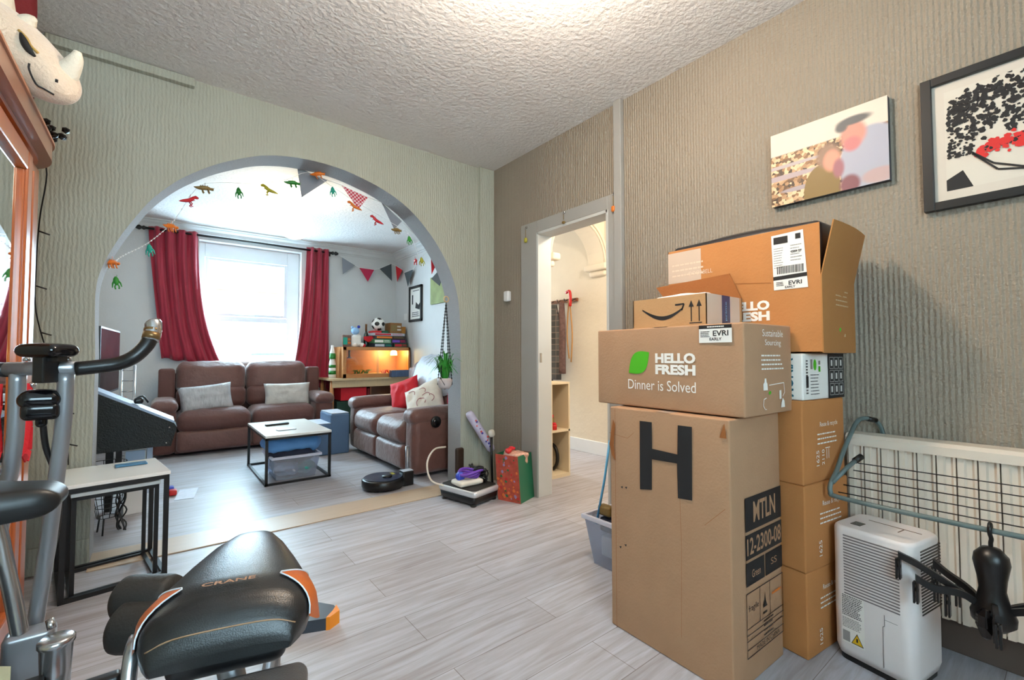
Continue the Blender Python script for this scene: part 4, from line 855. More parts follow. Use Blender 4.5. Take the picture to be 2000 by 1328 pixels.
# ------------------------------------------------------------------ cardboard boxes
def carton(nm, label, O, ang, L, D, H, m, seam=True, cat='cardboard box', bev=0.006, bow=0.004):
    """O = near left floor corner seen from the camera: the -y/-x corner; U runs to +x, V to +y"""
    t = thing(nm, label, cat, tuple(O)); R_ = Matrix.Rotation(ang, 4, 'Z'); M = Matrix.Translation(O) @ R_
    bm = B(); soft(bm, (L/2, D/2, H/2), (L, D, H), bev, (bow, bow, 0.0), m=4, M=M); b = obj('carton', bm, m, t, True)
    U = (R_ @ Vector((1, 0, 0))).to_3d(); V = (R_ @ Vector((0, 1, 0))).to_3d(); O = Vector(O)
    FX = Face(O+V*D, -V, (0, 0, 1), -U); FY = Face(O, U, (0, 0, 1), -V); FT = Face(O+Vector((0, 0, H)), U, V, (0, 0, 1))
    if seam:
        bm = B(); FT.line(bm, [(0.01, D/2), (L-0.01, D/2)], 0.0025, 0); FT.rect(bm, 0.0, L, D/2-0.03, D/2+0.03, 1, n=0.0005)
        obj('tape_seam', bm, [M_['inkblack'], M_['tape']], t)
    return t, FX, FY, FT, b
K = 0.0052   # marks sit just proud of the bowed board
# the tall H box
t, FX, FY, FT, b = carton('cardboard_box', 'tall brown cardboard box printed with a big black letter H', (1.410, 0.695, 0), -0.03, 0.340, 0.485, 0.848, M_['card'], bow=0.003)
bm = B()
def HX(y): return 0.695+0.485-y     # distance from left edge of the front face
y0, y1 = 1.033, 0.822
FX.poly(bm, [(HX(1.034), .556), (HX(.982), .566), (HX(.980), .676), (HX(.878), .680), (HX(.876), .563), (HX(.823), .568), (HX(.820), .812), (HX(.873), .811), (HX(.876), .711), (HX(.979), .714), (HX(.979), .809), (HX(1.032), .808)], 0, K)
obj('printed_letter', bm, [M_['inkblack']], t)
bm = B(); w0, w1 = 0.078, 0.362
w1 = 0.330
FY.rect(bm, w0, w1, .484, .592, 0, K); FY.rect(bm, w0, w1, .395, .474, 0, K); FY.rect(bm, w0, (w0+w1)/2-.004, .312, .386, 0, K); FY.rect(bm, (w0+w1)/2+.004, w1, .312, .386, 0, K)
obj('printed_panel', bm, [M_['inkblack']], t)
bm = B(); FY.text(bm, 'MTLN', .130, .285, .507, .573, 0, K+.0008, bold=.02); FY.text(bm, '12-2300-08', .086, .322, .408, .462, 0, K+.0008, bold=.015); FY.text(bm, 'Green', .115, .172, .333, .358, 0, K+.0008); FY.text(bm, 'SS', .245, .288, .340, .362, 0, K+.0008)
obj('panel_lettering', bm, [M_['card']], t)
bm = B()
FY.line(bm, [(w0, .09), (w1, .09), (w1, .290), (w0, .290), (w0, .09)], .003, 0, K); 
for z in (.115, .142, .160, .180): FY.line(bm, [(w0, z), (w1, z)], .0025, 0, K)
FY.line(bm, [(.165, .18), (.165, .29)], .0025, 0, K); FY.line(bm, [(.235, .18), (.235, .29)], .0025, 0, K)
FY.poly(bm, [(.185, .215), (.215, .215), (.205, .235), (.200, .265), (.195, .235)], 0, K); FY.text(bm, 'fragile', .09, .155, .225, .250, 0, K); FY.scribble(bm, .185, .215, .190, .205, 1, 0, K)
FY.text(bm, 'MADE IN CHINA', .14, .30, .096, .110, 0, K); FY.scribble(bm, .19, .26, .118, .178, 4, 0, K, fill=.35)
FY.scribble(bm, .25, .32, .235, .25, 1, 1, K)
obj('printed_symbols', bm, [M_['inkblack'], M_['orangetoy']], t)
bm = B(); FX.poly(bm, [(.02, .800), (.0, .70), (.012, .66), (.03, .64), (.022, .70), (.03, .78)], 0, K); FX.poly(bm, [(.455, .79), (.472, .838), (.478, .79)], 0, K)
for q in ((.055, .545), (.075, .548), (.045, .315), (.07, .33)): FX.poly(bm, [(q[0], q[1]), (q[0]+.012, q[1]+.004), (q[0]+.008, q[1]-.006)], 1, K)
FX.line(bm, [(.31, .62), (.315, .40), (.31, .10)], .0012, 0, K); FX.line(bm, [(.40, .50), (.47, .57)], .0012, 0, K); FX.line(bm, [(.0, .745), (.09, .735), (.12, .76)], .0012, 0, K); FX.line(bm, [(.03, .84), (.03, .0)], .0015, 0, K)
obj('scuff_marks', bm, [M_['cardin'], M_['inkblack']], t)
# recipe box lying on the H box
def mealmarks(FX, W_, H_, t, l0, scale=1.0, leaf=True, tag_='Dinner is Solved', hello=(0, 0, 0, 0), K=K):
    a0, a1, b0, b1 = hello; bm = B(); mid = (b0+b1)/2
    FX.text(bm, 'HELLO', a0, a1, mid+(b1-b0)*.03, b1, 0, K, bold=.05); FX.text(bm, 'FRESH', a0, a1, b0, mid-(b1-b0)*.03, 0, K, bold=.05)
    if tag_: FX.text(bm, tag_, l0, a1, b0-.060, b0-.022, 0, K)
    obj('printed_lettering', bm, [M_['inkwhite']], t)
    if leaf:
        bm = B(); cx_, cz_ = l0+.052, mid+.003
        pts = []
        for k in range(17):
            s = k/16; pts.append((cx_-.048+.096*s-.022*math.sin(PI*s), cz_-.040+.080*s+.034*math.sin(PI*s)))
        for k in range(1, 16):
            s = 1-k/16; pts.append((cx_-.048+.096*s+.024*math.sin(PI*s), cz_-.040+.080*s-.032*math.sin(PI*s)))
        FX.poly(bm, pts, 0, K); obj('printed_leaf', bm, [M_['inkgreen']], t)
t, FX, FY, FT, b = carton('cardboard_box', 'brown meal kit box with green leaf and white lettering on top of the H box', (1.452, 0.664, 0.853), -0.035, 0.335, 0.620, 0.303, M_['card'])
mealmarks(FX, .62, .303, t, 0.165, hello=(0.292, 0.455, 0.128, 0.206))
bm = B(); FX.rect(bm, .470, .584, .240, .298, 0, K); FX.rect(bm, .470, .584, .287, .299, 1, K+.0003); FX.text(bm, 'EVRI', .52, .573, .262, .280, 1, K+.0006, bold=.02); FX.text(bm, 'EARLY', .508, .55, .247, .257, 1, K+.0006, bold=.02); FX.scribble(bm, .476, .51, .258, .28, 4, 1, K+.0005)
FX.scribble(bm, .50, .56, .289, .297, 1, 0, K+.0007); obj('parcel_label', bm, [M_['paper'], M_['inkblack']], t)
def sidemarks(FY, t, x0, x1, zt, s=1.0, K=K, title=('Sustainable', 'Sourcing')):
    bm = B(); w_ = x1-x0
    FY.text(bm, title[0], x0+w_*.06, x1-w_*.06, zt-.028*s, zt, 0, K); FY.text(bm, title[1], x0+w_*.16, x1-w_*.16, zt-.070*s, zt-.040*s, 0, K)
    FY.scribble(bm, x0, x1, zt-.165*s, zt-.095*s, 4, 0, K, fill=.35, seed=3)
    z = zt-.215*s
    FY.poly(bm, [(x0+.01, z-.025*s), (x0+.04, z-.025*s), (x0+.038, z), (x0+.032, z+.006), (x0+.030, z+.018), (x0+.02, z+.018), (x0+.018, z+.006), (x0+.010, z)], 0, K)
    FY.line(bm, [(x0+.05, z-.005), (x1-.01, z), (x1-.005, z-.04*s), (x1-.02, z-.055*s)], .0028, 0, K); FY.rect(bm, x1-.045, x1-.03, z-.065*s, z-.03*s, 0, K)
    FY.line(bm, [(x0+.03, z-.055*s), (x0+.012, z-.06*s), (x0+.008, z-.085*s), (x0+.02, z-.10*s), (x0+.03, z-.10*s)], .0028, 0, K)
    FY.poly(bm, [(x1-.035, z-.10*s), (x1-.005, z-.10*s), (x1-.008, z-.075*s), (x1-.02, z-.062*s), (x1-.03, z-.08*s)], 0, K)
    obj('side_print', bm, [M_['inkwhite']], t)
    bm = B(); FY.poly(bm, [(x0+.045, z-.035*s), (x0+.055, z-.028*s), (x0+.065, z-.033*s), (x0+.06, z-.042*s), (x0+.05, z-.044*s)], 0, K); obj('side_leaf', bm, [M_['inkgreen']], t)
sidemarks(FY, t, 0.100, 0.268, 0.284, 0.84)
# smiling arrow box with open flap
t = thing('cardboard_box', 'small open cardboard box with black curved arrow, topmost of the front pile', 'cardboard box', (1.63, 0.96, 1.158))
O = Vector((1.503, 0.812, 1.1575)); L, D, H = 0.262, 0.31, 0.112; th = 0.004
bm = B(); box(bm, O.x, O.x+L, O.y, O.y+D, O.z, O.z+th)
for q in ((O.x, O.x+th, O.y, O.y+D), (O.x+L-th, O.x+L, O.y, O.y+D), (O.x, O.x+L, O.y, O.y+th), (O.x, O.x+L, O.y+D-th, O.y+D)): box(bm, q[0], q[1], q[2], q[3], O.z+th, O.z+H)
obj('carton', bm, M_['card3'], t)
bm = B(); v = [bm.verts.new(p) for p in ((O.x+L-.002, O.y+.002, O.z+H), (O.x+L-.002, O.y+D, O.z+H), (O.x+L+.010, O.y+D+.075, O.z+H+.088), (O.x+L+.010, O.y+.052, O.z+H+.105))]
f = bm.faces.new(v); r = bmesh.ops.extrude_face_region(bm, geom=[f]); bmesh.ops.translate(bm, verts=[e for e in r['geom'] if isinstance(e, bmesh.types.BMVert)], vec=(.004, 0, .001)); obj('flap', bm, M_['cardin'], t)
bm = B(); box(bm, O.x+.003, O.x+.10, O.y+.01, O.y+D-.01, O.z+H-.003, O.z+H, M=None); obj('front_flap', bm, M_['cardin'], t)
FX = Face((O.x, O.y+D, O.z), (0, -1, 0), (0, 0, 1), (-1, 0, 0)); FY = Face(O, (1, 0, 0), (0, 0, 1), (0, -1, 0))
bm = B(); up = []; lo = []
for k in range(19):
    s = k/18; a = .045+s*.175; z = .072-.040*math.sin(PI*s*.90)+.008*s; wdt = .0035+.0065*math.sin(PI*s)
    up.append((a, z+wdt*.5)); lo.append((a, z-wdt))
FX.poly(bm, up+lo[::-1], 0, .001)
FX.line(bm, [(.188, .080), (.224, .081), (.214, .058)], .006, 0, .001)
for a in (.252, .282):
    FX.rect(bm, a-.002, a+.002, .015, .07, 0, .001); FX.poly(bm, [(a-.010, .068), (a+.010, .068), (a, .092)], 0, .001)
FX.rect(bm, .244, .292, .008, .0115, 0, .001)
obj('printed_arrow', bm, [M_['inkblack']], t)
bm = B(); FY.rect(bm, .105, .165, 0, H, 0, .0006); FY.rect(bm, 0, .105, 0, H, 1, .0004); FY.rect(bm, .165, .24, 0, H, 1, .0004); obj('tape_strip', bm, [mat('navy_packing_tape', (22, 50, 92), 0.2), M_['tape']], t)
bm = B(); FY.text(bm, 'prime', .128, .142, .02, .09, 0, .0012, rot=True); obj('tape_lettering', bm, [mat('cyan_ink', (90, 170, 220), 0.5)], t)
bm = B(); soft(bm, (O.x+L*.42, O.y+D*.45, O.z+H-.012), (L*.55, D*.7, .04), .015, (0, 0, .01), m=6, nz=.008, ns=20); tag(obj('packing_paper', bm, M_['paper'], None, True, origin=(1.63, .96, 1.24)), 'crumpled white mailing bag poking out of the open box', 'paper')
# column of boxes behind the H box
A = -0.14
def stack(label, z0, z1, m, dx=0.0, da=0.0, L=.305, D=.38): return carton('cardboard_box', label, (1.777+dx, 0.618, z0), A+da, L, D, z1-z0, m)
def reuse(FY, t, x0, x1, zt, z2, icons=True):
    bm = B(); FY.text(bm, 'Reuse & recycle', x0+.01, x1-.01, zt-.022, zt, 0, K); FY.scribble(bm, x0-.01, x1+.01, zt-.085, zt-.035, 3, 0, K, fill=.3, seed=5)
    FY.text(bm, '1625', x0-.02, x0, z2-.055, z2, 0, K, rot=True)
    if icons:
        FY.text(bm, '2110', x0+.02, x0+.038, z2-.055, z2, 0, K, rot=True); FY.line(bm, [(x0+.055, z2-.035), (x0+.055, z2)], .003, 0, K); FY.line(bm, [(x0+.07, z2-.035), (x0+.07, z2)], .003, 0, K); FY.line(bm, [(x0+.045, z2+.004), (x0+.08, z2+.004)], .003, 0, K)
    obj('printed_lettering', bm, [M_['inkwhite']], t)
t, FX, FY, FT, b = stack('plain brown meal kit box on the floor behind the H box, lowest of its stack', 0.0, 0.293, M_['card2'], .004, .02); reuse(FY, t, .09, .25, .235, .09, False)
t, FX, FY, FT, b = stack('brown meal kit box in the middle of the stack behind the H box', 0.294, 0.594, M_['card2']); reuse(FY, t, .10, .26, .235, .10, False)
t, FX, FY, FT, b = stack('brown meal kit box with recycling print just below the white carton', 0.595, 0.890, M_['card2'], -.002, .02); reuse(FY, t, .10, .25, .215, .115)
t, FX, FY, FT, b = carton('product_carton', 'white and black product carton between two brown boxes', (1.784, 0.617, 0.891), -0.12, 0.302, 0.36, 0.166, M_['paper'], bow=0.001)
bm = B(); FY.rect(bm, .178, .302, .0, .166, 0, .002); obj('black_panel', bm, [M_['inkblack']], t)
bm = B(); FX.text(bm, 'MONIA', .285, .33, .012, .15, 0, .002, rot=True, bold=.03); FX.text(bm, 'OZ', .245, .275, .02, .07, 0, .002, rot=True); obj('brand_lettering', bm, [mat('teal_ink', (20, 96, 116), 0.5)], t)
bm = B(); FY.scribble(bm, .02, .035, .02, .145, 12, 0, .002, fill=.5); FY.rect(bm, .02, .036, .045, .085, 0, .0022); FY.scribble(bm, .05, .115, .015, .095, 7, 0, .002, fill=.25, seed=4); FY.rect(bm, .052, .066, .11, .145, 2, .002)
FY.poly(bm, [(.083+.011*math.cos(2*PI*k/16), .125+.020*math.sin(2*PI*k/16)) for k in range(16)], 1, .002); FY.rect(bm, .108, .122, .10, .12, 1, .002); FY.rect(bm, .108, .122, .126, .14, 2, .002)
for i in range(3):
    for j in range(3):
        a, z = .190+i*.036, .012+j*.049; FY.line(bm, [(a, z), (a+.03, z), (a+.03, z+.042), (a, z+.042), (a, z)], .0014, 3, .0026); FY.rect(bm, a+.009, a+.021, z+.01, z+.032, 3, .0026)
obj('printed_icons', bm, [M_['inkblack'], M_['inkgreen'], mat('grey_ink', (140, 130, 124), 0.6), mat('light_ink', (205, 205, 200), 0.6)], t)
# large open meal kit box on top of the column
t = thing('cardboard_box', 'large bulging open meal kit box on top of the white carton by the wall', 'cardboard box', (1.93, 0.82, 1.059))
O = Vector((1.800, 0.560, 1.0595)); L, D, H = 0.350, 0.59, 0.455
bm = B(); box(bm, O.x, O.x+L, O.y, O.y+D, O.z, O.z+.004); box(bm, O.x, O.x+.004, O.y, O.y+D, O.z, O.z+H); box(bm, O.x+L-.004, O.x+L, O.y, O.y+D, O.z, O.z+H); box(bm, O.x, O.x+L, O.y+D-.004, O.y+D, O.z, O.z+H)
obj('carton', bm, M_['card2'], t)
bm = B(); prof = [(0, 0), (.27, 0), (.30, -.006), (.455, -.040)]; g = []
for z, dy in prof: g.append([bm.verts.new((O.x+a, O.y+dy+.02*(-4*(a/L-.5)**2+1)*-.5*(z/.45), O.z+z)) for a in (0, .06, .13, .2, .28, L)])
for a, b in zip(g, g[1:]):
    for j in range(5): bm.faces.new([a[j], a[j+1], b[j+1], b[j]])
e = obj('end_flap', bm, mat('cardboard_olive_side', (170, 116, 62), .85, bump=.1, bscale=110), t); s_ = e.modifiers.new('t', 'SOLIDIFY'); s_.thickness = .004
bm = B(); soft(bm, (O.x+L*.5, O.y+D*.5-.008, O.z+H-.085), (L-.02, D-.018, .20), .018, (0, 0.012, .040), m=6, nz=.003, ns=9); tag(obj('insulation_bag', bm, mat('black_insulation_bag', (20, 20, 26), .35), None, True, origin=(1.93, .82, 1.4)), 'black insulated bag bulging from the top of the large box', 'bag')
FX = Face((O.x, O.y+D, O.z), (0, -1, 0), (0, 0, 1), (-1, 0, 0)); FY = Face(O, (1, 0, 0), (0, 0, 1), (0, -1, 0))
mealmarks(FX, D, H, t, .1, leaf=False, tag_=None, hello=(.262, .423, .122, .199), K=.0012)
bm = B(); FX.line(bm, [(0, .27), (.30, .275), (.43, .262)], .002, 0, .001); FX.rect(bm, .0, .155, .31, .445, 1, .0008); FX.scribble(bm, .02, .20, .33, .40, 3, 2, .0014, fill=.3, seed=6); FX.text(bm, 'DOORBELL', .10, .205, .335, .352, 2, .0016); obj('tape_and_print', bm, [M_['cardin'], M_['tape'], mat('faint_white_ink', (214, 190, 168), .7)], t)
bm = B(); q = [(.434, .436), (.540, .440), (.552, .232), (.440, .232)]
FX.poly(bm, q, 0, .0018); FX.poly(bm, [(.4385, .282), (.5495, .286), (.5495, .272), (.439, .268)], 1, .0024); FX.rect(bm, .442, .49, .402, .428, 1, .0024); FX.rect(bm, .515, .532, .41, .43, 1, .0024)
FX.scribble(bm, .442, .475, .31, .39, 9, 2, .0024, fill=.25, seed=8); FX.scribble(bm, .498, .535, .33, .395, 6, 2, .0024, fill=.25, seed=9); FX.text(bm, 'GBR 27', .50, .535, .362, .371, 1, .0026, bold=.02); FX.text(bm, 'EVRI', .49, .533, .247, .262, 1, .0026, bold=.02); FX.text(bm, 'EARLY', .478, .512, .236, .244, 1, .0026, bold=.02); FX.scribble(bm, .449, .475, .245, .262, 3, 1, .0026)
a = .452
rg = random.Random(2)
while a < .54: wq = rg.uniform(.0008, .0028); FX.rect(bm, a, a+wq, .290, .318, 1, .0025); a += wq+rg.uniform(.001, .0025)
obj('parcel_label', bm, [M_['paper'], M_['inkblack'], mat('grey_print', (120, 116, 112), .7)], t)
bm = B(); F2 = Face(O+Vector((0, -.012, 0)), (1, 0, 0), (0, 0, 1), (0, -1, 0))
FY.scribble(bm, .12, .26, .165, .235, 4, 0, .0085, fill=.25); FY.rect(bm, .11, .14, .10, .13, 0, .006); FY.rect(bm, .20, .23, .06, .09, 0, .005); FY.rect(bm, .26, .29, .015, .045, 0, .003)
FY.poly(bm, [(.155, .085), (.17, .095), (.18, .088), (.17, .075)], 1, .006); obj('side_print', bm, [mat('dull_white_ink', (200, 176, 146), .7), M_['inkgreen']], t)

# ------------------------------------------------------------------ radiator, airer, hanger, dehumidifier
rd = thing('radiator', 'cream panel radiator with vertical flutes low on the right wall', 'radiator', (2.2, -0.15, 0.12))
ya, yb, z0, z1 = -0.95, 0.596, 0.14, 0.712
bm = B(); n = int((yb-ya)/0.05); pts = []
for k in range(n):
    y = ya+(yb-ya)*k/n; w_ = (yb-ya)/n
    pts += [(2.160, y), (2.160, y+w_*.12), (2.168, y+w_*.24), (2.168, y+w_*.50), (2.160, y+w_*.60), (2.160, y+w_*.92), (2.182, y+w_*.925), (2.182, y+w_*.995)]
pts += [(2.160, yb), (2.195, yb), (2.195, ya)]
prism(bm, pts, 'z', z0, z1); obj('front_panel', bm, M_['radiator'], rd)
bm = B(); box(bm, 2.20, 2.215, ya, yb, z0, z1); obj('rear_panel', bm, M_['radiator'], rd)
bm = B(); prism(bm, [(2.150, .700), (2.150, .730), (2.165, .742), (2.235, .744), (2.235, .70)], 'y', ya-.003, yb+.003); obj('top_grille', bm, M_['radiator'], rd)
for y in (ya-.003, yb): 
    bm = B(); box(bm, 2.165, 2.23, y, y+.003, z0, .70); obj('side_panel', bm, M_['radiator'], rd)
bm = B(); tube(bm, [(2.19, -.93, .17), (2.19, -.98, .17), (2.19, -.98, 0)], .008, 8); tube(bm, [(2.19, .57, .17), (2.19, .585, .15), (2.19, .585, 0)], .008, 8); obj('pipe', bm, M_['trim'], rd, True)
ar = thing('radiator_airer', 'grey wire clothes airer hooked over the radiator', 'clothes airer', (2.05, 0.1, 0.5))
bm = B(); tube(bm, [(2.245, .50, .70), (2.245, .505, .765), (2.21, .525, .80), (2.15, .552, .80), (2.08, .560, .755), (2.0, .566, .690), (1.93, .566, .635), (1.888, .572, .597), (1.878, .570, .568), (1.88, .548, .556), (1.88, .33, .550), (1.88, -.10, .552), (1.88, -.55, .556)], .0078, 10, curve=5); obj('front_rail', bm, M_['airer'], ar, True)
bm = B(); tube(bm, [(1.890, .568, .600), (1.95, .545, .642), (2.0, .522, .676)], .0075, 10); obj('side_arm', bm, M_['airer'], ar, True)
bm = B(); tube(bm, [(1.99, .527, .669), (2.015, .513, .684)], .011, 10); tube(bm, [(2.19, .535, .803), (2.225, .517, .795)], .010, 10); obj('end_cap', bm, M_['blackpl'], ar, True)
for k in range(5):
    s = k/4; x = 2.02-.115*s; z = .657-.090*s; bm = B(); tube(bm, [(x, .525+.03*s, z), (x, .10, z+.004), (x, -.55, z+.006)], .0019, 6); obj('wire', bm, M_['black'], ar, True)
hg = thing('peg_hanger', 'black plastic octopus peg hanger hanging from the airer rail', 'peg hanger', (1.88, .186, .26))
cx_, cy_ = 1.88, .183
bm = B(); tube(bm, [(cx_+.012, cy_, .548), (cx_+.010, cy_, .563), (cx_, cy_, .569), (cx_-.012, cy_, .560), (cx_-.013, cy_, .545), (cx_-.004, cy_-.002, .528), (cx_, cy_, .515), (cx_, cy_, .496)], .0052, 8, curve=4); obj('hook', bm, M_['blackpl'], hg, True)
bm = B(); lathe(bm, [(0, .21), (.02, .205), (.036, .185), (.039, .165), (.031, .12), (.028, .09), (.036, .05), (.048, .02), (.046, .0), (.026, -.02), (0, -.024)], c=(cx_, cy_, .296), n=28); obj('handle_body', bm, M_['blackpl'], hg, True)
AR = [((-.035, .20), .10), ((-.06, .155), .02), ((.05, .13), .06), ((-.03, -.2), .05), ((.06, -.18), .03), ((-.12, -.02), -.02)]
for i, ((dx, dy), dz) in enumerate(AR):
    bm = B(); p = [(cx_+dx*.12, cy_+dy*.12, .342), (cx_+dx*.4, cy_+dy*.4, .365+dz*.1), (cx_+dx*.75, cy_+dy*.75, .355+dz*.6), (cx_+dx, cy_+dy, .375+dz*.6)]
    P_ = catmull(p, 6); up_ = []
    nrm = Vector((-dy, dx, 0)).normalized()
    L0 = []
    for j, q in enumerate(P_): L0.append([bm.verts.new(q+nrm*sx*.006+Vector((0, 0, sz))) for sx, sz in ((-1, 0), (1, 0), (1, -.020), (-1, -.020))])
    for a, b in zip(L0, L0[1:]):
        for j in range(4): bm.faces.new([a[j], a[(j+1) % 4], b[(j+1) % 4], b[j]])
    bm.faces.new(L0[0]); bm.faces.new(L0[-1]); arm = obj('arm', bm, M_['blackpl'], hg)
    for s in (1.0, .5):
        q = Vector(p[3] if s == 1.0 else P_[len(P_)//2]); bm = B(); 
        for sg in (-1, 1): box(bm, q.x-.010, q.x+.010, q.y+sg*.004-.0025, q.y+sg*.004+.0025, q.z-.085, q.z-.022, bev=.0015)
        tube(bm, [(q.x, q.y-.007, q.z-.045), (q.x, q.y+.007, q.z-.045)], .006, 8); tube(bm, [q+Vector((0, 0, -.02)), q+Vector((0, 0, -.03))], .003, 6)
        obj('peg', bm, M_['blackpl'], arm)
# clear faceted crystal-like pendant clip
bm = B(); lathe(bm, [(0, 0), (.012, .01), (.022, .04), (.020, .07), (.008, .085), (0, .086)], n=8, M=Matrix.Translation((cx_-.045, cy_+.01, .255)), smooth=False); obj('centre_peg', bm, M_['blackgl'], hg)
dh = thing('dehumidifier', 'white dehumidifier with slatted sides on the floor beneath the airer', 'dehumidifier', (1.985, .445, 0))
Md = Matrix.Translation((1.981, .447, 0)) @ Matrix.Rotation(-0.17, 4, 'Z'); L_, D_ = .215, .232
def rrect(lx, ly, r, n=6):
    o = []
    for (sx, sy, a0) in ((1, 1, 0), (-1, 1, PI/2), (-1, -1, PI), (1, -1, 1.5*PI)):
        for k in range(n+1):
            a = a0+k*PI/2/n; o.append((sx*(lx/2-r)+r*math.cos(a), sy*(ly/2-r)+r*math.sin(a)))
    return o
bm = B(); rings = []
for z, s in ((0.02, -.012), (.045, 0), (.18, .002), (.33, 0), (.445, 0), (.452, -.004), (.457, -.014)):
    rings.append([bm.verts.new((x, y, z)) for x, y in rrect(L_+s, D_+s, .035)])
for a, b in zip(rings, rings[1:]):
    for j in range(len(a)): f = bm.faces.new([a[j], a[(j+1) % len(a)], b[(j+1) % len(a)], b[j]]); f.smooth = True
bm.faces.new(rings[0][::-1]); bm.faces.new(rings[-1]); bmesh.ops.transform(bm, matrix=Md, verts=bm.verts); obj('body', bm, M_['dehum'], dh)
bm = B(); prism(bm, rrect(L_-.02, D_-.02, .03), 'z', 0, .022, M=Md); obj('base', bm, M_['blackpl'], dh)
for side in (0, 1):
    bm = B()
    for k in range(21):
        z = .425-k*.0098
        if side == 0: box(bm, -L_/2-.0012, -L_/2+.004, -D_/2+.035, D_/2-.040, z, z+.0042, M=Md)
        else: box(bm, -L_/2+.055, L_/2-.015, -D_/2-.0012, -D_/2+.004, z, z+(.0050), M=Md)
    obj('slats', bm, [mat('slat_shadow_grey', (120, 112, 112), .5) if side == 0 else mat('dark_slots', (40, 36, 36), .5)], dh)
F = Face(Md @ Vector((-L_/2, D_/2, 0)), Md.to_3x3() @ Vector((0, -1, 0)), (0, 0, 1), Md.to_3x3() @ Vector((-1, 0, 0)))
bm = B(); F.rect(bm, .030, .098, .065, .228, 0, .0015); F.scribble(bm, .033, .094, .155, .226, 12, 1, .002, fill=.5, seed=4); F.scribble(bm, .033, .09, .115, .15, 7, 1, .002, fill=.35, seed=7); F.rect(bm, .033, .055, .07, .105, 2, .002); F.poly(bm, [(.058, .07), (.095, .07), (.076, .108)], 1, .002); F.poly(bm, [(.061, .0725), (.092, .0725), (.076, .104)], 3, .0024); F.rect(bm, .0735, .0785, .08, .092, 1, .0028)
obj('rating_label', bm, [M_['paper'], M_['inkblack'], mat('grey_print_block', (150, 146, 144), .6), M_['yellow']], dh)
bm = B(); F.line(bm, [(.155, .21), (.155, .175), (.150, .170), (.150, .04)], .002, 0, .0016); F.line(bm, [(.155, .195), (.19, .195)], .0015, 0, .0016); obj('tank_seam', bm, [mat('seam_grey', (130, 124, 124), .5)], dh)
bm = B(); box(bm, -.06, -.02, .045, .075, .4572, .4585, M=Md); obj('display', bm, M_['blackgl'], dh)
bm = B(); box(bm, .035, .038, -.09, .06, .4572, .4582, M=Md); box(bm, -.01, .035, -.045, -.042, .4572, .4582, M=Md); obj('lid_groove', bm, mat('groove_brown', (120, 96, 80), .5), dh)

# ------------------------------------------------------------------ pictures and fittings on the right wall
cv = thing('photo_canvas', 'unframed canvas photo of two people on a pebble beach, left of the framed print', 'picture', (XR, .665, 1.9))
bm = B(); box(bm, XR-.032, XR-.002, .452, .880, 1.735, 2.070, bev=.002); obj('canvas', bm, mat('canvas_edge', (60, 64, 72), .6), cv)
F = Face((XR-.032, .880, 1.735), (0, -1, 0), (0, 0, 1), (-1, 0, 0)); W_, H_ = .428, .335
peb = bpy.data.materials.new('pebble_beach_print'); peb.use_nodes = True; t_ = peb.node_tree; p_ = t_.nodes['Principled BSDF']; vo = t_.nodes.new('ShaderNodeTexVoronoi'); vo.inputs['Scale'].default_value = 75; cr = t_.nodes.new('ShaderNodeValToRGB')
cr.color_ramp.elements[0].color = lin((60, 40, 24)); cr.color_ramp.elements[0].position = .15; cr.color_ramp.elements[1].color = lin((226, 190, 150)); cr.color_ramp.elements[1].position = .8; e_ = cr.color_ramp.elements.new(.45); e_.color = lin((150, 104, 62)); tcn = t_.nodes.new('ShaderNodeTexCoord'); t_.links.new(tcn.outputs['Object'], vo.inputs['Vector']); sp_ = t_.nodes.new('ShaderNodeSeparateColor'); t_.links.new(vo.outputs['Color'], sp_.inputs[0]); t_.links.new(sp_.outputs[0], cr.inputs[0]); t_.links.new(cr.outputs[0], p_.inputs['Base Color'])
tx = t_.nodes.new('ShaderNodeSeparateXYZ'); t_.links.new(tcn.outputs['Object'], tx.inputs[0])
def soft_patch(prev, a, b, ra, rb, rgb, edge, zmin=None):
    """blend a colour into the print inside an ellipse with a soft rim (a across, b up, metres from the lower left corner)"""
    y_, z_ = .880-a, 1.735+b; L = t_.links; N = lambda op, v0=None, v1=None: (lambda n: (setattr(n, 'operation', op), n)[1])(t_.nodes.new('ShaderNodeMath'))
    def term(out, c, r):
        m = N('SUBTRACT'); L.new(out, m.inputs[0]); m.inputs[1].default_value = c-(cvo[1] if out == tx.outputs[1] else cvo[2]); d = N('DIVIDE'); L.new(m.outputs[0], d.inputs[0]); d.inputs[1].default_value = r; p = N('MULTIPLY'); L.new(d.outputs[0], p.inputs[0]); L.new(d.outputs[0], p.inputs[1]); return p
    s1 = term(tx.outputs[1], y_, ra); s2 = term(tx.outputs[2], z_, rb); ad_ = N('ADD'); L.new(s1.outputs[0], ad_.inputs[0]); L.new(s2.outputs[0], ad_.inputs[1])
    mr = t_.nodes.new('ShaderNodeMapRange'); mr.interpolation_type = 'SMOOTHSTEP'; mr.inputs[1].default_value = 1-edge; mr.inputs[2].default_value = 1+edge; mr.inputs[3].default_value = 1; mr.inputs[4].default_value = 0; L.new(ad_.outputs[0], mr.inputs[0])
    mx_ = t_.nodes.new('ShaderNodeMix'); mx_.data_type = 'RGBA'; L.new(mr.outputs[0], mx_.inputs['Factor']); L.new(prev, mx_.inputs['A']); mx_.inputs['B'].default_value = lin(rgb); return mx_.outputs['Result']
cvo = (XR, .665, 1.9); c_ = cr.outputs[0]
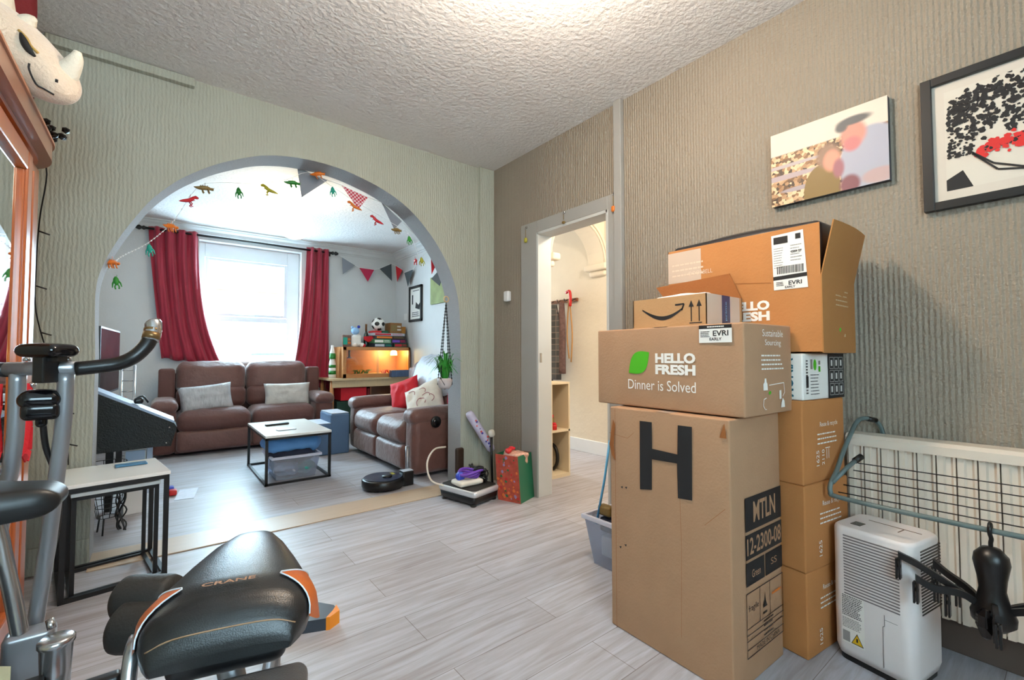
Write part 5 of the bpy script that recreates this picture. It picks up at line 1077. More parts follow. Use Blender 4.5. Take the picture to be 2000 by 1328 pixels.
for q in ((.20, 2.30, 5, 2.07, (214, 198, 182), .004), (.05, .125, .16, .012, (170, 152, 156), .4), (.04, .175, .20, .008, (176, 160, 160), .4), (.12, .06, .08, .010, (160, 146, 150), .4),
          (.375, .10, .11, .14, (160, 160, 174), .12), (.40, .03, .06, .03, (176, 150, 148), .4), (.20, .02, .068, .115, (124, 96, 40), .05), (.30, .02, .035, .04, (120, 66, 76), .5),
          (.225, .165, .042, .052, (136, 104, 84), .6), (.238, .140, .030, .045, (212, 140, 116), .6), (.262, .10, .02, .04, (150, 90, 100), .7), (.315, .225, .045, .055, (196, 132, 116), .5), (.31, .185, .03, .03, (190, 110, 110), .7), (.318, .282, .058, .018, (84, 84, 86), .6), (.275, .265, .022, .020, (84, 84, 86), .7)): c_ = soft_patch(c_, *q)
t_.links.new(c_, p_.inputs['Base Color'])
bm = B(); F.rect(bm, 0, W_, 0, H_, 0, .0006); obj('print', bm, [peb], cv)
fp = thing('framed_print', 'large black framed print in black, cream and red at the right edge', 'picture', (XR, .10, 1.83))
ya, yb, z0, z1 = -.17, .357, 1.580, 2.072
bm = B()
for q in ((ya, ya+.03, z0, z1), (yb-.03, yb, z0, z1), (ya+.03, yb-.03, z0, z0+.03), (ya+.03, yb-.03, z1-.03, z1)): box(bm, XR-.030, XR-.002, q[0], q[1], q[2], q[3], bev=.002)
obj('frame', bm, M_['black'], fp)
bm = B(); box(bm, XR-.014, XR-.004, ya+.028, yb-.028, z0+.028, z1-.028); obj('mount', bm, mat('cream_mount', (208, 196, 182), .7), fp)
F = Face((XR-.014, yb-.03, z0+.03), (0, -1, 0), (0, 0, 1), (-1, 0, 0)); bm = B(); rg = random.Random(12)
F.rect(bm, .032, .435, .035, .40, 0, .0006)
F.poly(bm, [(.032, .035), (.032, .075), (.075, .10), (.10, .035)], 1, .001); F.poly(bm, [(.30, .035), (.27, .12), (.36, .09), (.435, .10), (.435, .035)], 1, .001)
def blob(cx, cz, s, mi, n): F.poly(bm, [(max(.033, min(.434, cx+s*rg.uniform(.5, 1)*math.cos(2*PI*k/7))), max(.036, min(.399, cz+s*rg.uniform(.5, 1)*math.sin(2*PI*k/7)))) for k in range(7)], mi, n)
for k in range(560):
    a = rg.random(); cx = .04+.39*a; cz = .265+.125*rg.random()*math.sin(PI*min(1, a+.12))**.5+rg.gauss(0, .014); blob(cx, cz, rg.uniform(.004, .012), 1, .0012+.000004*k)
for k in range(170): blob(.040+rg.random()*.07, .15+rg.random()*.19, rg.uniform(.003, .009), 1, .0012+.00001*k)
for k in range(90): blob(.10+rg.random()*.22, .24+rg.gauss(0, .02), rg.uniform(.004, .011), 1, .0014+.00001*k)
# loose brush sweep of red across the middle with black strokes: an abstract composition
for k in range(150):
    s = rg.random(); cx = .11+.27*s; cz = .150+.10*s*s+rg.gauss(0, .013)+.012*math.sin(s*9); blob(cx, cz, rg.uniform(.006, .017), 2, .0036+.000005*k)
for k in range(34):
    s = rg.random(); cx = .13+.22*s; cz = .155+.085*s*s+rg.gauss(0, .004); blob(cx, cz, rg.uniform(.003, .007), 1, .004+.00001*k)
for p in ([(.10, .15), (.16, .075), (.24, .055), (.30, .08), (.33, .12)], [(.09, .165), (.15, .10), (.22, .065)], [(.22, .21), (.27, .235), (.30, .225)]): F.line(bm, p, .006, 1, .0045)
obj('print', bm, [mat('cream_art_paper', (212, 202, 188), .7), M_['inkblack'], mat('red_ink', (206, 30, 26), .6)], fp)
th_ = thing('thermostat', 'small white thermostat on the wall left of the doorway', 'thermostat', (XR, 2.91, 1.53))
bm = B(); box(bm, XR-.012, XR, 2.885, 2.955, 1.50, 1.575, bev=.003); obj('wall_plate', bm, M_['white'], th_)
bm = B(); soft(bm, (XR-.030, 2.90, 1.535), (.035, .06, .085), .012, m=2); obj('dial_housing', bm, M_['white'], th_, True)
for lab, y, z, m, dz in (('yellow bauble ornament hanging from a hook left of the door frame', 2.66, 2.046, 'limetoy', -.10), ('dark small key ornament hanging over the middle of the door frame', 2.244, 2.062, 'browntoy', -.075), ('orange wooden ornament hanging at the top right of the door frame', 1.804, 2.070, 'orangetoy', -.10)):
    hk = thing('hanging_ornament', lab, 'ornament', (XR-.03, y, z))
    bm = B(); soft(bm, (XR-.024, y, z), (.012, .014, .018), .004, m=2); tube(bm, [(XR-.03, y, z), (XR-.038, y, z-.012), (XR-.03, y, z-.02)], .002, 6); obj('hook', bm, M_['chrome'], hk, True)
    bm = B(); tube(bm, [(XR-.032, y, z-.015), (XR-.032, y, z+dz+.02)], .0022, 6); obj('cord', bm, M_['browntoy'], hk)
    bm = B(); soft(bm, (XR-.032, y, z+dz), (.022, .026, .038 if dz < -.09 else .02), .010, m=2); obj('charm', bm, M_[m], hk, True)
cl = thing('ceiling_lamp', 'flush glowing dome lamp on the dining room ceiling just above the view', 'ceiling lamp', (1.0, 1.06, HT))
bm = B(); lathe(bm, [(0, -.075), (.07, -.07), (.12, -.045), (.135, -.015), (.135, -.012)], c=(1.0, 1.06, HT), n=28); obj('dome', bm, M_['domelamp'], cl)
bm = B(); lathe(bm, [(.14, 0), (.145, -.012), (.13, -.016)], c=(1.0, 1.06, HT), n=28); obj('rim', bm, M_['chrome'], cl)

# ------------------------------------------------------------------ storage tub behind the H box, pole
t = tub('clear plastic tub of papers on the floor behind the H box', 1.725, 2.06, 1.255, 1.60, .245)
for c, s, m, lab, nm, ct_ in (((1.89, 1.43, .20), (.22, .24, .07), 'navy', 'dark blue folder bundle at the top of the tub behind the H box', 'folder', 'folder'), ((1.89, 1.43, .09), (.20, .24, .10), 'paper', 'white paperwork box inside the tub behind the H box', 'paper_bundle', 'papers'), ((1.80, 1.52, .27), (.05, .08, .05), 'browntoy', 'gold and navy book sticking out of the tub behind the H box', 'book', 'book')):
    bm = B(); soft(bm, c, s, .012, m=3); tag(obj(nm, bm, M_[m], None, True, origin=(c[0], c[1], c[2]-s[2]/2)), lab, ct_)
bm = B(); tube(bm, [(1.765, 1.555, .20), (1.80, 1.53, .42), (1.82, 1.51, .62)], .006, 8); tag(obj('blue_pole', bm, mat('sky_blue_plastic', (90, 170, 220), .4), None, True, origin=(1.765, 1.555, .2)), 'thin sky blue pole standing in the tub behind the H box', 'pole')

# ------------------------------------------------------------------ vibration plate, bands, gift bag by the corner
vp = thing('vibration_plate', 'silver edged black vibration plate on the floor by the pillar', 'exercise platform', (1.83, 2.84, 0))
P4 = [(1.655, 2.985), (1.735, 2.625), (2.00, 2.695), (1.93, 3.06)]
def ring(z, s, r=.03):
    c = Vector((sum(p[0] for p in P4)/4, sum(p[1] for p in P4)/4)); o = []
    for i in range(4):
        p, a, b = Vector(P4[i]), Vector(P4[i-1]), Vector(P4[(i+1) % 4]); p = c+(p-c)*s; a = c+(a-c)*s; b = c+(b-c)*s
        u1, u2 = (a-p).normalized()*r, (b-p).normalized()*r
        for k in range(5):
            t = k/4; q = (p+u1)*(1-t)**2+p*2*t*(1-t)+(p+u2)*t*t; o.append((q.x, q.y, z))
    return o
def stackrings(bm, L, mi=0):
    R_ = [[bm.verts.new(p) for p in ring(z, s)] for z, s in L]
    for a, b in zip(R_, R_[1:]):
        for j in range(len(a)): f = bm.faces.new([a[j], a[(j+1) % len(a)], b[(j+1) % len(a)], b[j]]); f.smooth = True; f.material_index = mi
    bm.faces.new(R_[0][::-1]); bm.faces.new(R_[-1])
bm = B(); stackrings(bm, [(.012, .90), (.03, .96), (.068, .99)]); obj('base', bm, M_['blackpl'], vp)
bm = B(); stackrings(bm, [(.068, 1.0), (.082, 1.03), (.10, 1.03), (.108, .99)]); obj('silver_rim', bm, mat('silver_white_rim', (210, 212, 216), .28, metal=.35), vp)
bm = B(); stackrings(bm, [(.108, .93), (.112, .92)]); obj('rubber_mat', bm, M_['foam'], vp)
for p in P4:
    bm = B(); c = Vector((1.83, 2.84)); q = c+(Vector(p)-c)*.8; lathe(bm, [(0, 0), (.02, 0), (.02, .014), (0, .014)], c=(q.x, q.y, 0), n=14); obj('rubber_foot', bm, M_['foam'], vp)
bm = B(); soft(bm, (1.80, 2.82, .135), (.20, .14, .035), .016, (0, 0, .008), m=4); tag(obj('step_dish', bm, M_['cream'], None, True, origin=(1.80, 2.82, .113)), 'cream oval cushion dish resting on the vibration plate', 'dish')
bm = B()
for k in range(5):
    rr_ = .050+.009*k; tube(bm, [(1.83+rr_*math.cos(a)*1.1, 2.82+rr_*math.sin(a)*.8, .170+.012*math.sin(a*2+k)+.008*k) for a in [2*PI*i/20 for i in range(21)]], .009, 6, cap=False)
tag(obj('purple_band', bm, M_['purple'], None, True, origin=(1.83, 2.82, .155)), 'coiled purple resistance band on the cream dish', 'exercise band')
bm = B(); soft(bm, (1.745, 2.83, .175), (.06, .06, .05), .02, (0, 0, .01), m=3, nz=.004, ns=20); tag(obj('blue_grip', bm, M_['bluepl'], None, True, origin=(1.745, 2.83, .152)), 'glossy blue grip beside the purple band', 'grip')
bm = B(); rg = random.Random(6)
for k in range(9): tube(bm, [(1.93+rg.uniform(-.06, .05), 2.86+rg.uniform(-.10, .12), .12+rg.uniform(0, .10)) for _ in range(5)], .006, 6, curve=4)
tag(obj('cable_pile', bm, M_['blackpl'], None, True, origin=(1.93, 2.86, .113)), 'pile of black cables on the back of the vibration plate', 'cables')
bm = B(); tube(bm, [(1.67, 2.93, .10), (1.60, 3.0, .14), (1.60, 3.06, .25), (1.69, 3.12, .33), (1.80, 3.135, .335)], .007, 8, curve=6); tag(obj('white_hose', bm, mat('cream_cable', (214, 204, 190), .5), None, True, origin=(1.67, 2.93, .1)), 'cream coloured cable looping up beside the side sofa', 'cable')
bm = B(); soft(bm, (1.905, 3.10, .22), (.07, .04, .20), .015, m=2); tag(obj('dark_parcel', bm, mat('dark_brown_leather', (50, 34, 24), .5), None, True, origin=(1.905, 3.10, .113)), 'narrow dark brown case standing behind the cables at the pillar', 'case')
gb = thing('gift_bag', 'floral gift bag with green side standing against the door frame', 'gift bag', (2.12, 2.62, 0))
A_, B_, C_, D2 = Vector((2.048, 2.505, 0)), Vector((2.235, 2.575, 0)), Vector((1.985, 2.69, 0)), Vector((2.172, 2.76, 0)); hz = .33; up = Vector((0, 0, hz)); lean = Vector((-.012, .02, 0))
def wallq(a, b, m, nm, th=.002):
    bm = B(); n_ = (b-a).cross(Vector((0, 0, 1))).normalized()*th; v = [bm.verts.new(q) for q in (a, b, b+up+lean, a+up+lean)]+[bm.verts.new(q-n_) for q in (a, b, b+up+lean, a+up+lean)]
    bm.faces.new(v[:4]); bm.faces.new(v[4:][::-1])
    for i in range(4): bm.faces.new([v[i], v[4+i], v[4+(i+1) % 4], v[(i+1) % 4]])
    return obj(nm, bm, m, gb)
flo = mat('red_floral_gift_paper', (176, 74, 56), .5, var=.6, vscale=26); flo2 = mat('muted_floral_gift_paper', (140, 104, 84), .5, var=.5, vscale=22)
mid = A_.lerp(C_, .5)
wallq(A_, B_, M_['green_bag'], 'side_gusset'); wallq(C_, A_, flo, 'front_panel'); wallq(B_, D2, flo2, 'rear_panel'); wallq(D2, C_, M_['green_bag'], 'far_gusset')
bm = B(); rg = random.Random(15); Fg = Face(C_, (A_-C_), Vector((0, 0, 1)), Vector((-1, -.3, 0))); 
for k in range(46):
    cx, cz, s = rg.uniform(.01, .18), rg.uniform(.02, .31), rg.uniform(.006, .016); Fg.poly(bm, [(cx+s*math.cos(2*PI*j/7)*rg.uniform(.6, 1), cz+s*math.sin(2*PI*j/7)*rg.uniform(.6, 1)) for j in range(7)], rg.randrange(4), .0015+k*.00002)
bmesh.ops.transform(bm, matrix=Matrix(((1, 0, lean.x/hz, 0), (0, 1, lean.y/hz, 0), (0, 0, 1, 0), (0, 0, 0, 1))), verts=bm.verts)
obj('printed_flowers', bm, [mat('flower_orange', (216, 110, 50), .5), mat('flower_lilac', (150, 130, 170), .5), mat('flower_leaf', (50, 100, 60), .5), mat('flower_red', (190, 40, 44), .5)], gb)
wr = mat('christmas_paper', (210, 160, 140), .5, var=.6, vscale=50)
for k, (x, y, z, m, lab, nm) in enumerate(((2.10, 2.63, .30, wr, 'crumpled patterned tissue paper filling the gift bag', 'tissue_paper'), (2.045, 2.64, .355, M_['redpl'], 'red bow sticking out of the gift bag', 'gift_bow'), (2.09, 2.66, .365, M_['red'], 'second red ribbon curl at the back of the gift bag', 'ribbon'))):
    bm = B(); soft(bm, (x, y, z), ((.14, .14, .08) if k == 0 else (.045, .045, .03)), .014, m=5, nz=.012, ns=24); tag(obj(nm, bm, m, None, True, origin=(x, y, z-.03)), lab, 'wrapping')
rl = thing('gift_wrap_roll', 'pale wrapping paper roll with red and blue pattern leaning in the corner', 'wrapping paper roll', (2.08, 3.0, .25))
bm = B(); q0, q1 = Vector((2.165, 3.02, .28)), Vector((1.965, 3.06, .60)); tube(bm, [q0, q0.lerp(q1, .06), q0.lerp(q1, .94), q1], lambda t: .034 if 0.01 < t < .99 else .026, 16); obj('roll', bm, mat('pale_printed_wrap', (196, 190, 212), .45, var=.12, vscale=30), rl)
bm = B(); rg = random.Random(3); ax = (q1-q0).normalized(); s_ = ax.cross(Vector((0, 1, 0))).normalized(); w2 = ax.cross(s_).normalized(); w2 = w2 if w2.y < 0 else -w2
for k in range(12):
    c = q0.lerp(q1, rg.uniform(.08, .92))+s_*rg.uniform(-.018, .018)+w2*.0335; bmesh.ops.create_icosphere(bm, subdivisions=1, radius=rg.uniform(.005, .011), matrix=Matrix.Translation(c))
    for f in bm.faces:
        if f.material_index == 0 and (f.calc_center_median()-c).length < .02: f.material_index = 1+k % 2
obj('printed_motif', bm, [M_['redtoy'], mat('coral_print', (220, 90, 80), .5), mat('indigo_print', (70, 70, 170), .5)], rl)
bm = B(); soft(bm, (2.125, 2.97, .43), (.055, .05, .06), .024, m=3, nz=.004, ns=20); tag(obj('cream_flower', bm, M_['cream'], None, True, origin=(2.125, 2.97, .40)), 'cream fabric flower head behind the gift bag', 'artificial flower')
bm = B(); tube(bm, [(2.125, 2.97, .405), (2.12, 2.96, .2), (2.12, 2.95, .005)], .010, 8); tag(obj('umbrella', bm, M_['blackpl'], None, True, origin=(2.12, 2.95, 0)), 'dark folded umbrella shaft standing behind the gift bag', 'umbrella')

# ------------------------------------------------------------------ the hall
sh = thing('cube_shelf', 'pale wood open cube shelving unit in the hall', 'shelf unit', (2.70, 2.97, 0))
x0, x1, y0, y1, zt = 2.50, 2.875, 2.83, 3.09, .82
for nm, q in (('top', (x0, x1, y0, y1, zt-.018, zt)), ('base', (x0, x1, y0, y1, .0, .03)), ('shelf', (2.665, x1, y0, y1, .39, .408)), ('shelf', (x0, 2.648, y0, y1, .585, .603)), ('shelf', (x0, 2.648, y0, y1, .29, .308)), ('side_panel', (x1-.018, x1, y0, y1, .03, zt-.018)), ('side_panel', (x0, x0+.018, y0, y1, .03, zt-.018)), ('divider', (2.648, 2.665, y0, y1, .03, zt-.018)), ('rear_panel', (x0, x1, y1, y1+.008, 0, zt))):
    bm = B(); box(bm, *q, bev=.001); obj(nm, bm, mat('pale_maple', (222, 204, 172), .5) if nm == 'top' else bpy.data.materials['pale_maple'], sh)
HS = [('jar', 'dark jar with red lid on the upper right hall shelf', 'jar', (2.74, 2.93, .41), .03, .12, 'browntoy'), ('canister', 'red and white canister on the upper right hall shelf', 'canister', (2.72, 2.87, .409), .025, .06, 'redpl'), ('jar', 'small red jar on the upper left hall shelf', 'jar', (2.59, 2.92, .604), .028, .10, 'redpl'), ('canister', 'cream tin on the lower left hall shelf', 'tin', (2.59, 2.92, .309), .03, .09, 'cream')]
for nm, lab, ct_, c, r_, h_, m in HS:
    t = thing(nm, lab, ct_, c); bm = B(); lathe(bm, [(0, 0), (r_, 0), (r_, h_*.75), (r_*.7, h_*.8), (0, h_*.8)], c=c, n=18); obj('body', bm, M_[m], t); bm = B(); lathe(bm, [(0, h_*.8), (r_*.75, h_*.8), (r_*.75, h_), (0, h_)], c=c, n=18); obj('lid', bm, M_['red'], t)
bm = B(); tube(bm, [(2.80, 2.99+.08*math.cos(a), .15+.11*math.sin(a)) for a in [2*PI*k/24 for k in range(25)]], .016, 8, cap=False); tag(obj('hoop', bm, M_['blackpl'], None, True, origin=(2.8, 2.99, .03)), 'black ring standing in the lower right hall cube', 'ring')
bm = B(); soft(bm, (2.585, 2.86, .345), (.10, .06, .03), .012, (0, 0, .004), m=3, nz=.004, ns=20); tag(obj('orange_cloth', bm, M_['orangetoy'], None, True, origin=(2.585, 2.86, .31)), 'orange cloth folded on the left hall shelf', 'cloth')
bm = B(); soft(bm, (2.59, 2.95, .07), (.09, .12, .07), .02, m=3); tag(obj('pink_shoe', bm, M_['pink'], None, True, origin=(2.59, 2.95, .03)), 'pink shoe in the lowest left hall cube', 'shoe')
hk = thing('coat_rack', 'dark rail of hooks high on the far hall wall', 'coat rack', (3.69, 3.75, 1.66))
bm = B(); box(bm, 3.675, 3.70, 3.50, 4.05, 1.66, 1.70, bev=.003); obj('rail', bm, M_['wooddk'], hk)
for k in range(5):
    bm = B(); y = 3.53+k*.115; tube(bm, [(3.675, y, 1.69), (3.63, y, 1.67), (3.62, y, 1.70)], .005, 6, curve=3); obj('hook', bm, M_['black'], hk, True)
def coat(lab, y, w_, z0, z1, m, x=3.60, extra=None, grp=None):
    bm = B(); rows = 12; cols = 14; g = []
    for i in range(rows+1):
        s = i/rows; z = z1+(z0-z1)*s; ww = w_*(.35+.65*min(1, s*4)); 
        g.append([bm.verts.new((x+.035*math.cos(2*PI*j/cols)+.008*math.sin(j*2.3+s*3), y+ww/2*math.sin(2*PI*j/cols), z)) for j in range(cols)])
    for a, b in zip(g, g[1:]):
        for j in range(cols): bm.faces.new([a[j], a[(j+1) % cols], b[(j+1) % cols], b[j]])
    bm.faces.new(g[0]); bm.faces.new(g[-1][::-1])
    return tag(obj('hanging_coat', bm, m, None, True, origin=(x, y, z0)), lab, 'coat', 'coats hanging in the hall')
coat('black coat at the left of the hall hooks', 3.92, .20, .68, 1.64, M_['navy'])
tt = bpy.data.materials.new('grey_checked_wool'); tt.use_nodes = True; t_ = tt.node_tree; p_ = t_.nodes['Principled BSDF']; bk = t_.nodes.new('ShaderNodeTexBrick'); bk.offset = 0; bk.inputs['Scale'].default_value = 9; bk.inputs['Mortar Size'].default_value = .03; bk.inputs['Brick Width'].default_value = .6; bk.inputs['Row Height'].default_value = .6; bk.inputs['Color1'].default_value = lin((88, 88, 86)); bk.inputs['Color2'].default_value = lin((58, 58, 58)); bk.inputs['Mortar'].default_value = lin((140, 120, 110)); tcn = t_.nodes.new('ShaderNodeTexCoord'); mpn = t_.nodes.new('ShaderNodeMapping'); mpn.inputs['Rotation'].default_value = (0, PI/2, 0); t_.links.new(tcn.outputs['Object'], mpn.inputs[0]); t_.links.new(mpn.outputs[0], bk.inputs['Vector']); t_.links.new(bk.outputs['Color'], p_.inputs['Base Color'])
coat('grey checked wool coat in the middle of the hall hooks', 3.76, .24, .78, 1.63, tt, x=3.56)
coat('red lined dark jacket tucked between the hall coats', 3.84, .10, 1.2, 1.64, M_['red'], x=3.55)
coat('mottled brown and pink scarf hanging beside the checked coat', 3.64, .09, .85, 1.65, mat('mottled_scarf', (110, 84, 80), .8, var=.6, vscale=30), x=3.58)
lw = thing('hanging_strap', 'tan leather strap with red handle at the right end of the hall hooks', 'strap', (3.62, 3.53, 1.7))
bm = B(); tube(bm, [(3.62, 3.56, 1.68), (3.62, 3.52, 1.3), (3.62, 3.54, .98)], .008, 6, curve=4); tube(bm, [(3.62, 3.57, 1.68), (3.62, 3.60, 1.3), (3.62, 3.57, 1.02)], .008, 6, curve=4); obj('strap', bm, mat('tan_leather', (190, 140, 80), .5), lw, True)
bm = B(); tube(bm, [(3.61, 3.60, 1.76), (3.60, 3.54, 1.77), (3.60, 3.525, 1.70), (3.60, 3.53, 1.60)], .016, 8, curve=4); obj('handle', bm, M_['redpl'], lw, True)
for z, r_, lab, m in ((1.79, .045, 'pink and red paper flower on the hall block wall', 'pink'), (1.70, .05, 'red round wall decoration below the pink flower', 'redpl')):
    bm = B(); soft(bm, (2.775, 3.075, z), (.10, .05, .10), .03, (0, .01, 0), m=3, nz=.006, ns=22); tag(obj('wall_decoration', bm, M_[m], None, True, origin=(2.775, 3.09, z)), lab, 'wall decoration')
bm = B(); box(bm, 2.765, 2.79, 3.085, 3.099, 1.10, 1.50, bev=.003); tag(obj('height_chart', bm, M_['pink'], origin=(2.78, 3.09, 1.1)), 'narrow pink hanging strip on the hall block wall', 'wall hanging')
# ------------------------------------------------------------------ nest of tables
U = Vector((.988, .152, 0)); V = Vector((-.152, .988, 0)); O = Vector((-.308, 2.700, 0))
Mn = Matrix.Translation(O) @ Matrix.Rotation(math.atan2(U.y, U.x), 4, 'Z')
def nest(nm, label, x0, x1, y0, y1, h, th=.016, b=.0095, backbar=True):
    t = thing(nm, label, 'side table', tuple(Mn @ Vector(((x0+x1)/2, (y0+y1)/2, 0))))
    bm = B(); box(bm, x0-.004, x1+.004, y0-.004, y1+.004, h-th, h, M=Mn, bev=.002); obj('tabletop', bm, M_['marble'], t)
    bm = B(); zt = h-th
    for (xa, xb, ya, yb) in ((x0, x1, y0, y0+2*b), (x0, x1, y1-2*b, y1), (x0, x0+2*b, y0, y1), (x1-2*b, x1, y0, y1)):
        box(bm, xa, xb, ya, yb, zt-2*b, zt, M=Mn)
    for (xa, xb, ya, yb) in (((x0, x1, y0, y0+2*b), (x0, x1, y1-2*b, y1), (x0, x0+2*b, y0, y1), (x1-2*b, x1, y0, y1))):
        box(bm, xa, xb, ya, yb, .0, 2*b, M=Mn)
    obj('frame', bm, M_['black'], t)
    for x in (x0, x1-2*b):
        for y in (y0, y1-2*b):
            bm = B(); box(bm, x, x+2*b, y, y+2*b, 2*b, zt-2*b, M=Mn); obj('leg', bm, M_['black'], t)
    return t
nest('nesting_table', 'larger marble topped black frame nesting table beside the left pillar', 0, .372, 0, .40, .497)
nest('nesting_table', 'smaller nesting table tucked under the larger marble topped one', .035, .338, .03, .37, .452, b=.008)
bm = B(); box(bm, 0, .125, 0, .06, 0, .008, bev=.003, M=rotm((-.150, 2.98, .498), rz=.13)); tag(obj('mobile_phone', bm, M_['greytile'], origin=(-.1, 3.0, .498)), 'blue grey phone lying on the larger nesting table', 'phone')

# ------------------------------------------------------------------ wardrobe with mirror door
wr_ = thing('wardrobe', 'varnished orange wood wardrobe with mirror door at the left edge', 'wardrobe', (-.65, 1.95, 0))
bm = B(); box(bm, -.93, -.40, 1.62, 2.56, .08, 1.79); box(bm, -.91, -.42, 1.64, 2.54, 0, .08); obj('carcass', bm, M_['wooddk'], wr_)
bm = B(); box(bm, -.40, -.385, 2.36, 2.56, .02, 1.79, bev=.003); box(bm, -.385, -.372, 2.395, 2.42, .02, 1.74, bev=.004); obj('corner_post', bm, M_['woodor'], wr_)
bm = B()
for q in ((2.262, 2.330, .10, 1.770), (1.64, 1.71, .10, 1.770), (1.71, 2.262, 1.700, 1.770), (1.71, 2.262, .10, .20)): box(bm, -.398, -.366, q[0], q[1], q[2], q[3], bev=.006)
for q in ((2.248, 2.262, .20, 1.70), (1.71, 1.724, .20, 1.70)): box(bm, -.392, -.374, q[0], q[1], q[2], q[3], bev=.003)
dr = obj('mirror_door', bm, M_['woodor'], wr_)
bm = B(); box(bm, -.390, -.384, 1.722, 2.25, .20, 1.70); obj('mirror_pane', bm, M_['mirror'], dr)
bm = B(); lathe(bm, [(0, 0), (.008, 0), (.006, .012), (.014, .022), (.010, .03), (0, .032)], n=16, M=Matrix.Translation((-.366, 2.30, .95)) @ Matrix.Rotation(PI/2, 4, 'Y')); obj('door_knob', bm, M_['chrome'], dr)
# cornice with a rounded end
def corn(z0, z1, ext, nm, m):
    R0 = .14; xf, yf = -.345+ext, 2.60+ext; pts = [(-.94, 1.60), (xf, 1.60)]
    pts += [(xf-R0+R0*math.cos(a), yf-R0*1.4+R0*1.4*math.sin(a)) for a in [PI/2*k/10 for k in range(11)]]; pts += [(-.94, yf)]
    bm = B(); prism(bm, pts, 'z', z0, z1); return obj(nm, bm, m, wr_)
corn(1.785, 1.80, -.02, 'cornice', M_['woodor']); corn(1.80, 1.862, .012, 'cornice_board', mat('brown_cornice_board', (150, 96, 66), .35, coat=.3)); corn(1.862, 1.872, .018, 'cornice_edge', mat('pale_wood_edge', (190, 130, 96), .35))
# black beads / lights on top
bm = B(); rg = random.Random(21)
for k in range(34): bmesh.ops.create_icosphere(bm, subdivisions=1, radius=rg.uniform(.008, .016), matrix=Matrix.Translation((-.40+rg.uniform(-.05, .05)+.06*k/34, 2.46+rg.uniform(-.04, .05), 1.885+rg.uniform(0, .07))))
tag(obj('bead_garland', bm, M_['blackgl'], origin=(-.4, 2.46, 1.873)), 'tangled black bead garland on the end of the wardrobe top', 'garland')
bm = B(); tube(bm, [(-.39, 2.585, 1.87), (-.372, 2.62, 1.80), (-.40, 2.70, 1.62), (-.42, 2.80, 1.42), (-.43, 2.9, 1.25), (-.40, 3.0, 1.05), (-.36, 3.08, .85), (-.34, 3.10, .70), (-.33, 3.09, .52)], .0028, 6, curve=5)
for k, p in enumerate([(-.405, 2.72, 1.58), (-.425, 2.84, 1.36), (-.42, 2.95, 1.16), (-.38, 3.04, .95), (-.35, 3.09, .78), (-.335, 3.10, .62)]): tube(bm, [p, (p[0]+.035, p[1]-.004, p[2]-.012)], .0035, 6)
tag(obj('string_lights', bm, M_['black'], None, True, origin=(-.38, 2.9, .5)), 'dark cable of fairy lights hanging down from the wardrobe corner', 'string lights')
# plush rhino
rh = thing('plush_rhino', 'large beige plush rhino head with horn on top of the wardrobe', 'plush toy', (-.5, 2.05, 1.873))
bm = B(); PT = [(-.70, 2.36, 2.09, .15), (-.56, 2.25, 2.075, .175), (-.46, 2.165, 2.055, .160), (-.40, 2.118, 2.030, .128), (-.340, 2.070, 1.985, .098), (-.295, 2.036, 1.948, .078), (-.270, 2.018, 1.925, .067), (-.250, 2.003, 1.915, .056), (-.236, 1.992, 1.91, .036), (-.231, 1.988, 1.909, .014)]
tube(bm, [p[:3] for p in PT], lambda t: PT[min(len(PT)-1, int(round(t*(len(PT)-1))))][3], 24); body = obj('head', bm, M_['rhino'], rh, True)
sb = body.modifiers.new('s', 'SUBSURF'); sb.levels = 1; sb.render_levels = 2
bm = B(); tube(bm, [(-.262, 2.012, 1.945), (-.243, 1.997, 1.970), (-.226, 1.983, 2.003), (-.221, 1.979, 2.030)], lambda t: .030*(1-t)+.010, 14, curve=4); hr = obj('horn', bm, mat('pale_plush_horn', (224, 214, 196), .85, bump=.3, bscale=120), rh, True)
bm = B(); tube(bm, [(-.375, 2.09, 2.10), (-.345, 2.064, 2.125), (-.330, 2.052, 2.132)], lambda t: .026*(1-t)+.008, 12, curve=4); obj('ear', bm, bpy.data.materials['pale_plush_horn'], rh, True)
bm = B(); tube(bm, [(-.45, 2.15, 2.19), (-.435, 2.14, 2.24), (-.42, 2.13, 2.30)], lambda t: .045*(1-t)+.02, 12, curve=4); obj('ear', bm, bpy.data.materials['pale_plush_horn'], rh, True)
def onhead(px):  # drop a point onto the camera-side of the head
    a = Vector(px); cpt = min(PT, key=lambda q: (Vector(q[:3])-a).length); return a
cdir = Vector((.158, -.925, -.35)).normalized()
def side(t, ang, lift=1.01):
    """point on the head surface: t along the spine (0 back, 1 nose), ang around it (0 = camera side)"""
    f_ = t*(len(PT)-1); i = min(int(f_), len(PT)-2); s = f_-i; c = Vector(PT[i][:3]).lerp(Vector(PT[i+1][:3]), s); r_ = PT[i][3]*(1-s)+PT[i+1][3]*s
    ax = (Vector(PT[min(i+1, 9)][:3])-Vector(PT[i][:3])).normalized(); d = (cdir-ax*cdir.dot(ax)).normalized(); e = ax.cross(d)
    if e.z < 0: e = -e
    return c+(d*math.cos(ang)+e*math.sin(ang))*r_*lift
bm = B(); tube(bm, [side(t, a) for t, a in ((.45, .66), (.48, .56), (.51, .46), (.545, .36), (.58, .27))], lambda t: .0035+.007*math.sin(t*PI), 8, curve=3); obj('eye', bm, M_['inkblack'], rh, True)
bm = B(); tube(bm, [side(t, a, 1.005) for t, a in ((.44, .76), (.48, .67), (.52, .56), (.56, .46))], .004, 8, curve=3); obj('eyelid', bm, mat('gold_thread', (190, 150, 80), .6), rh, True)
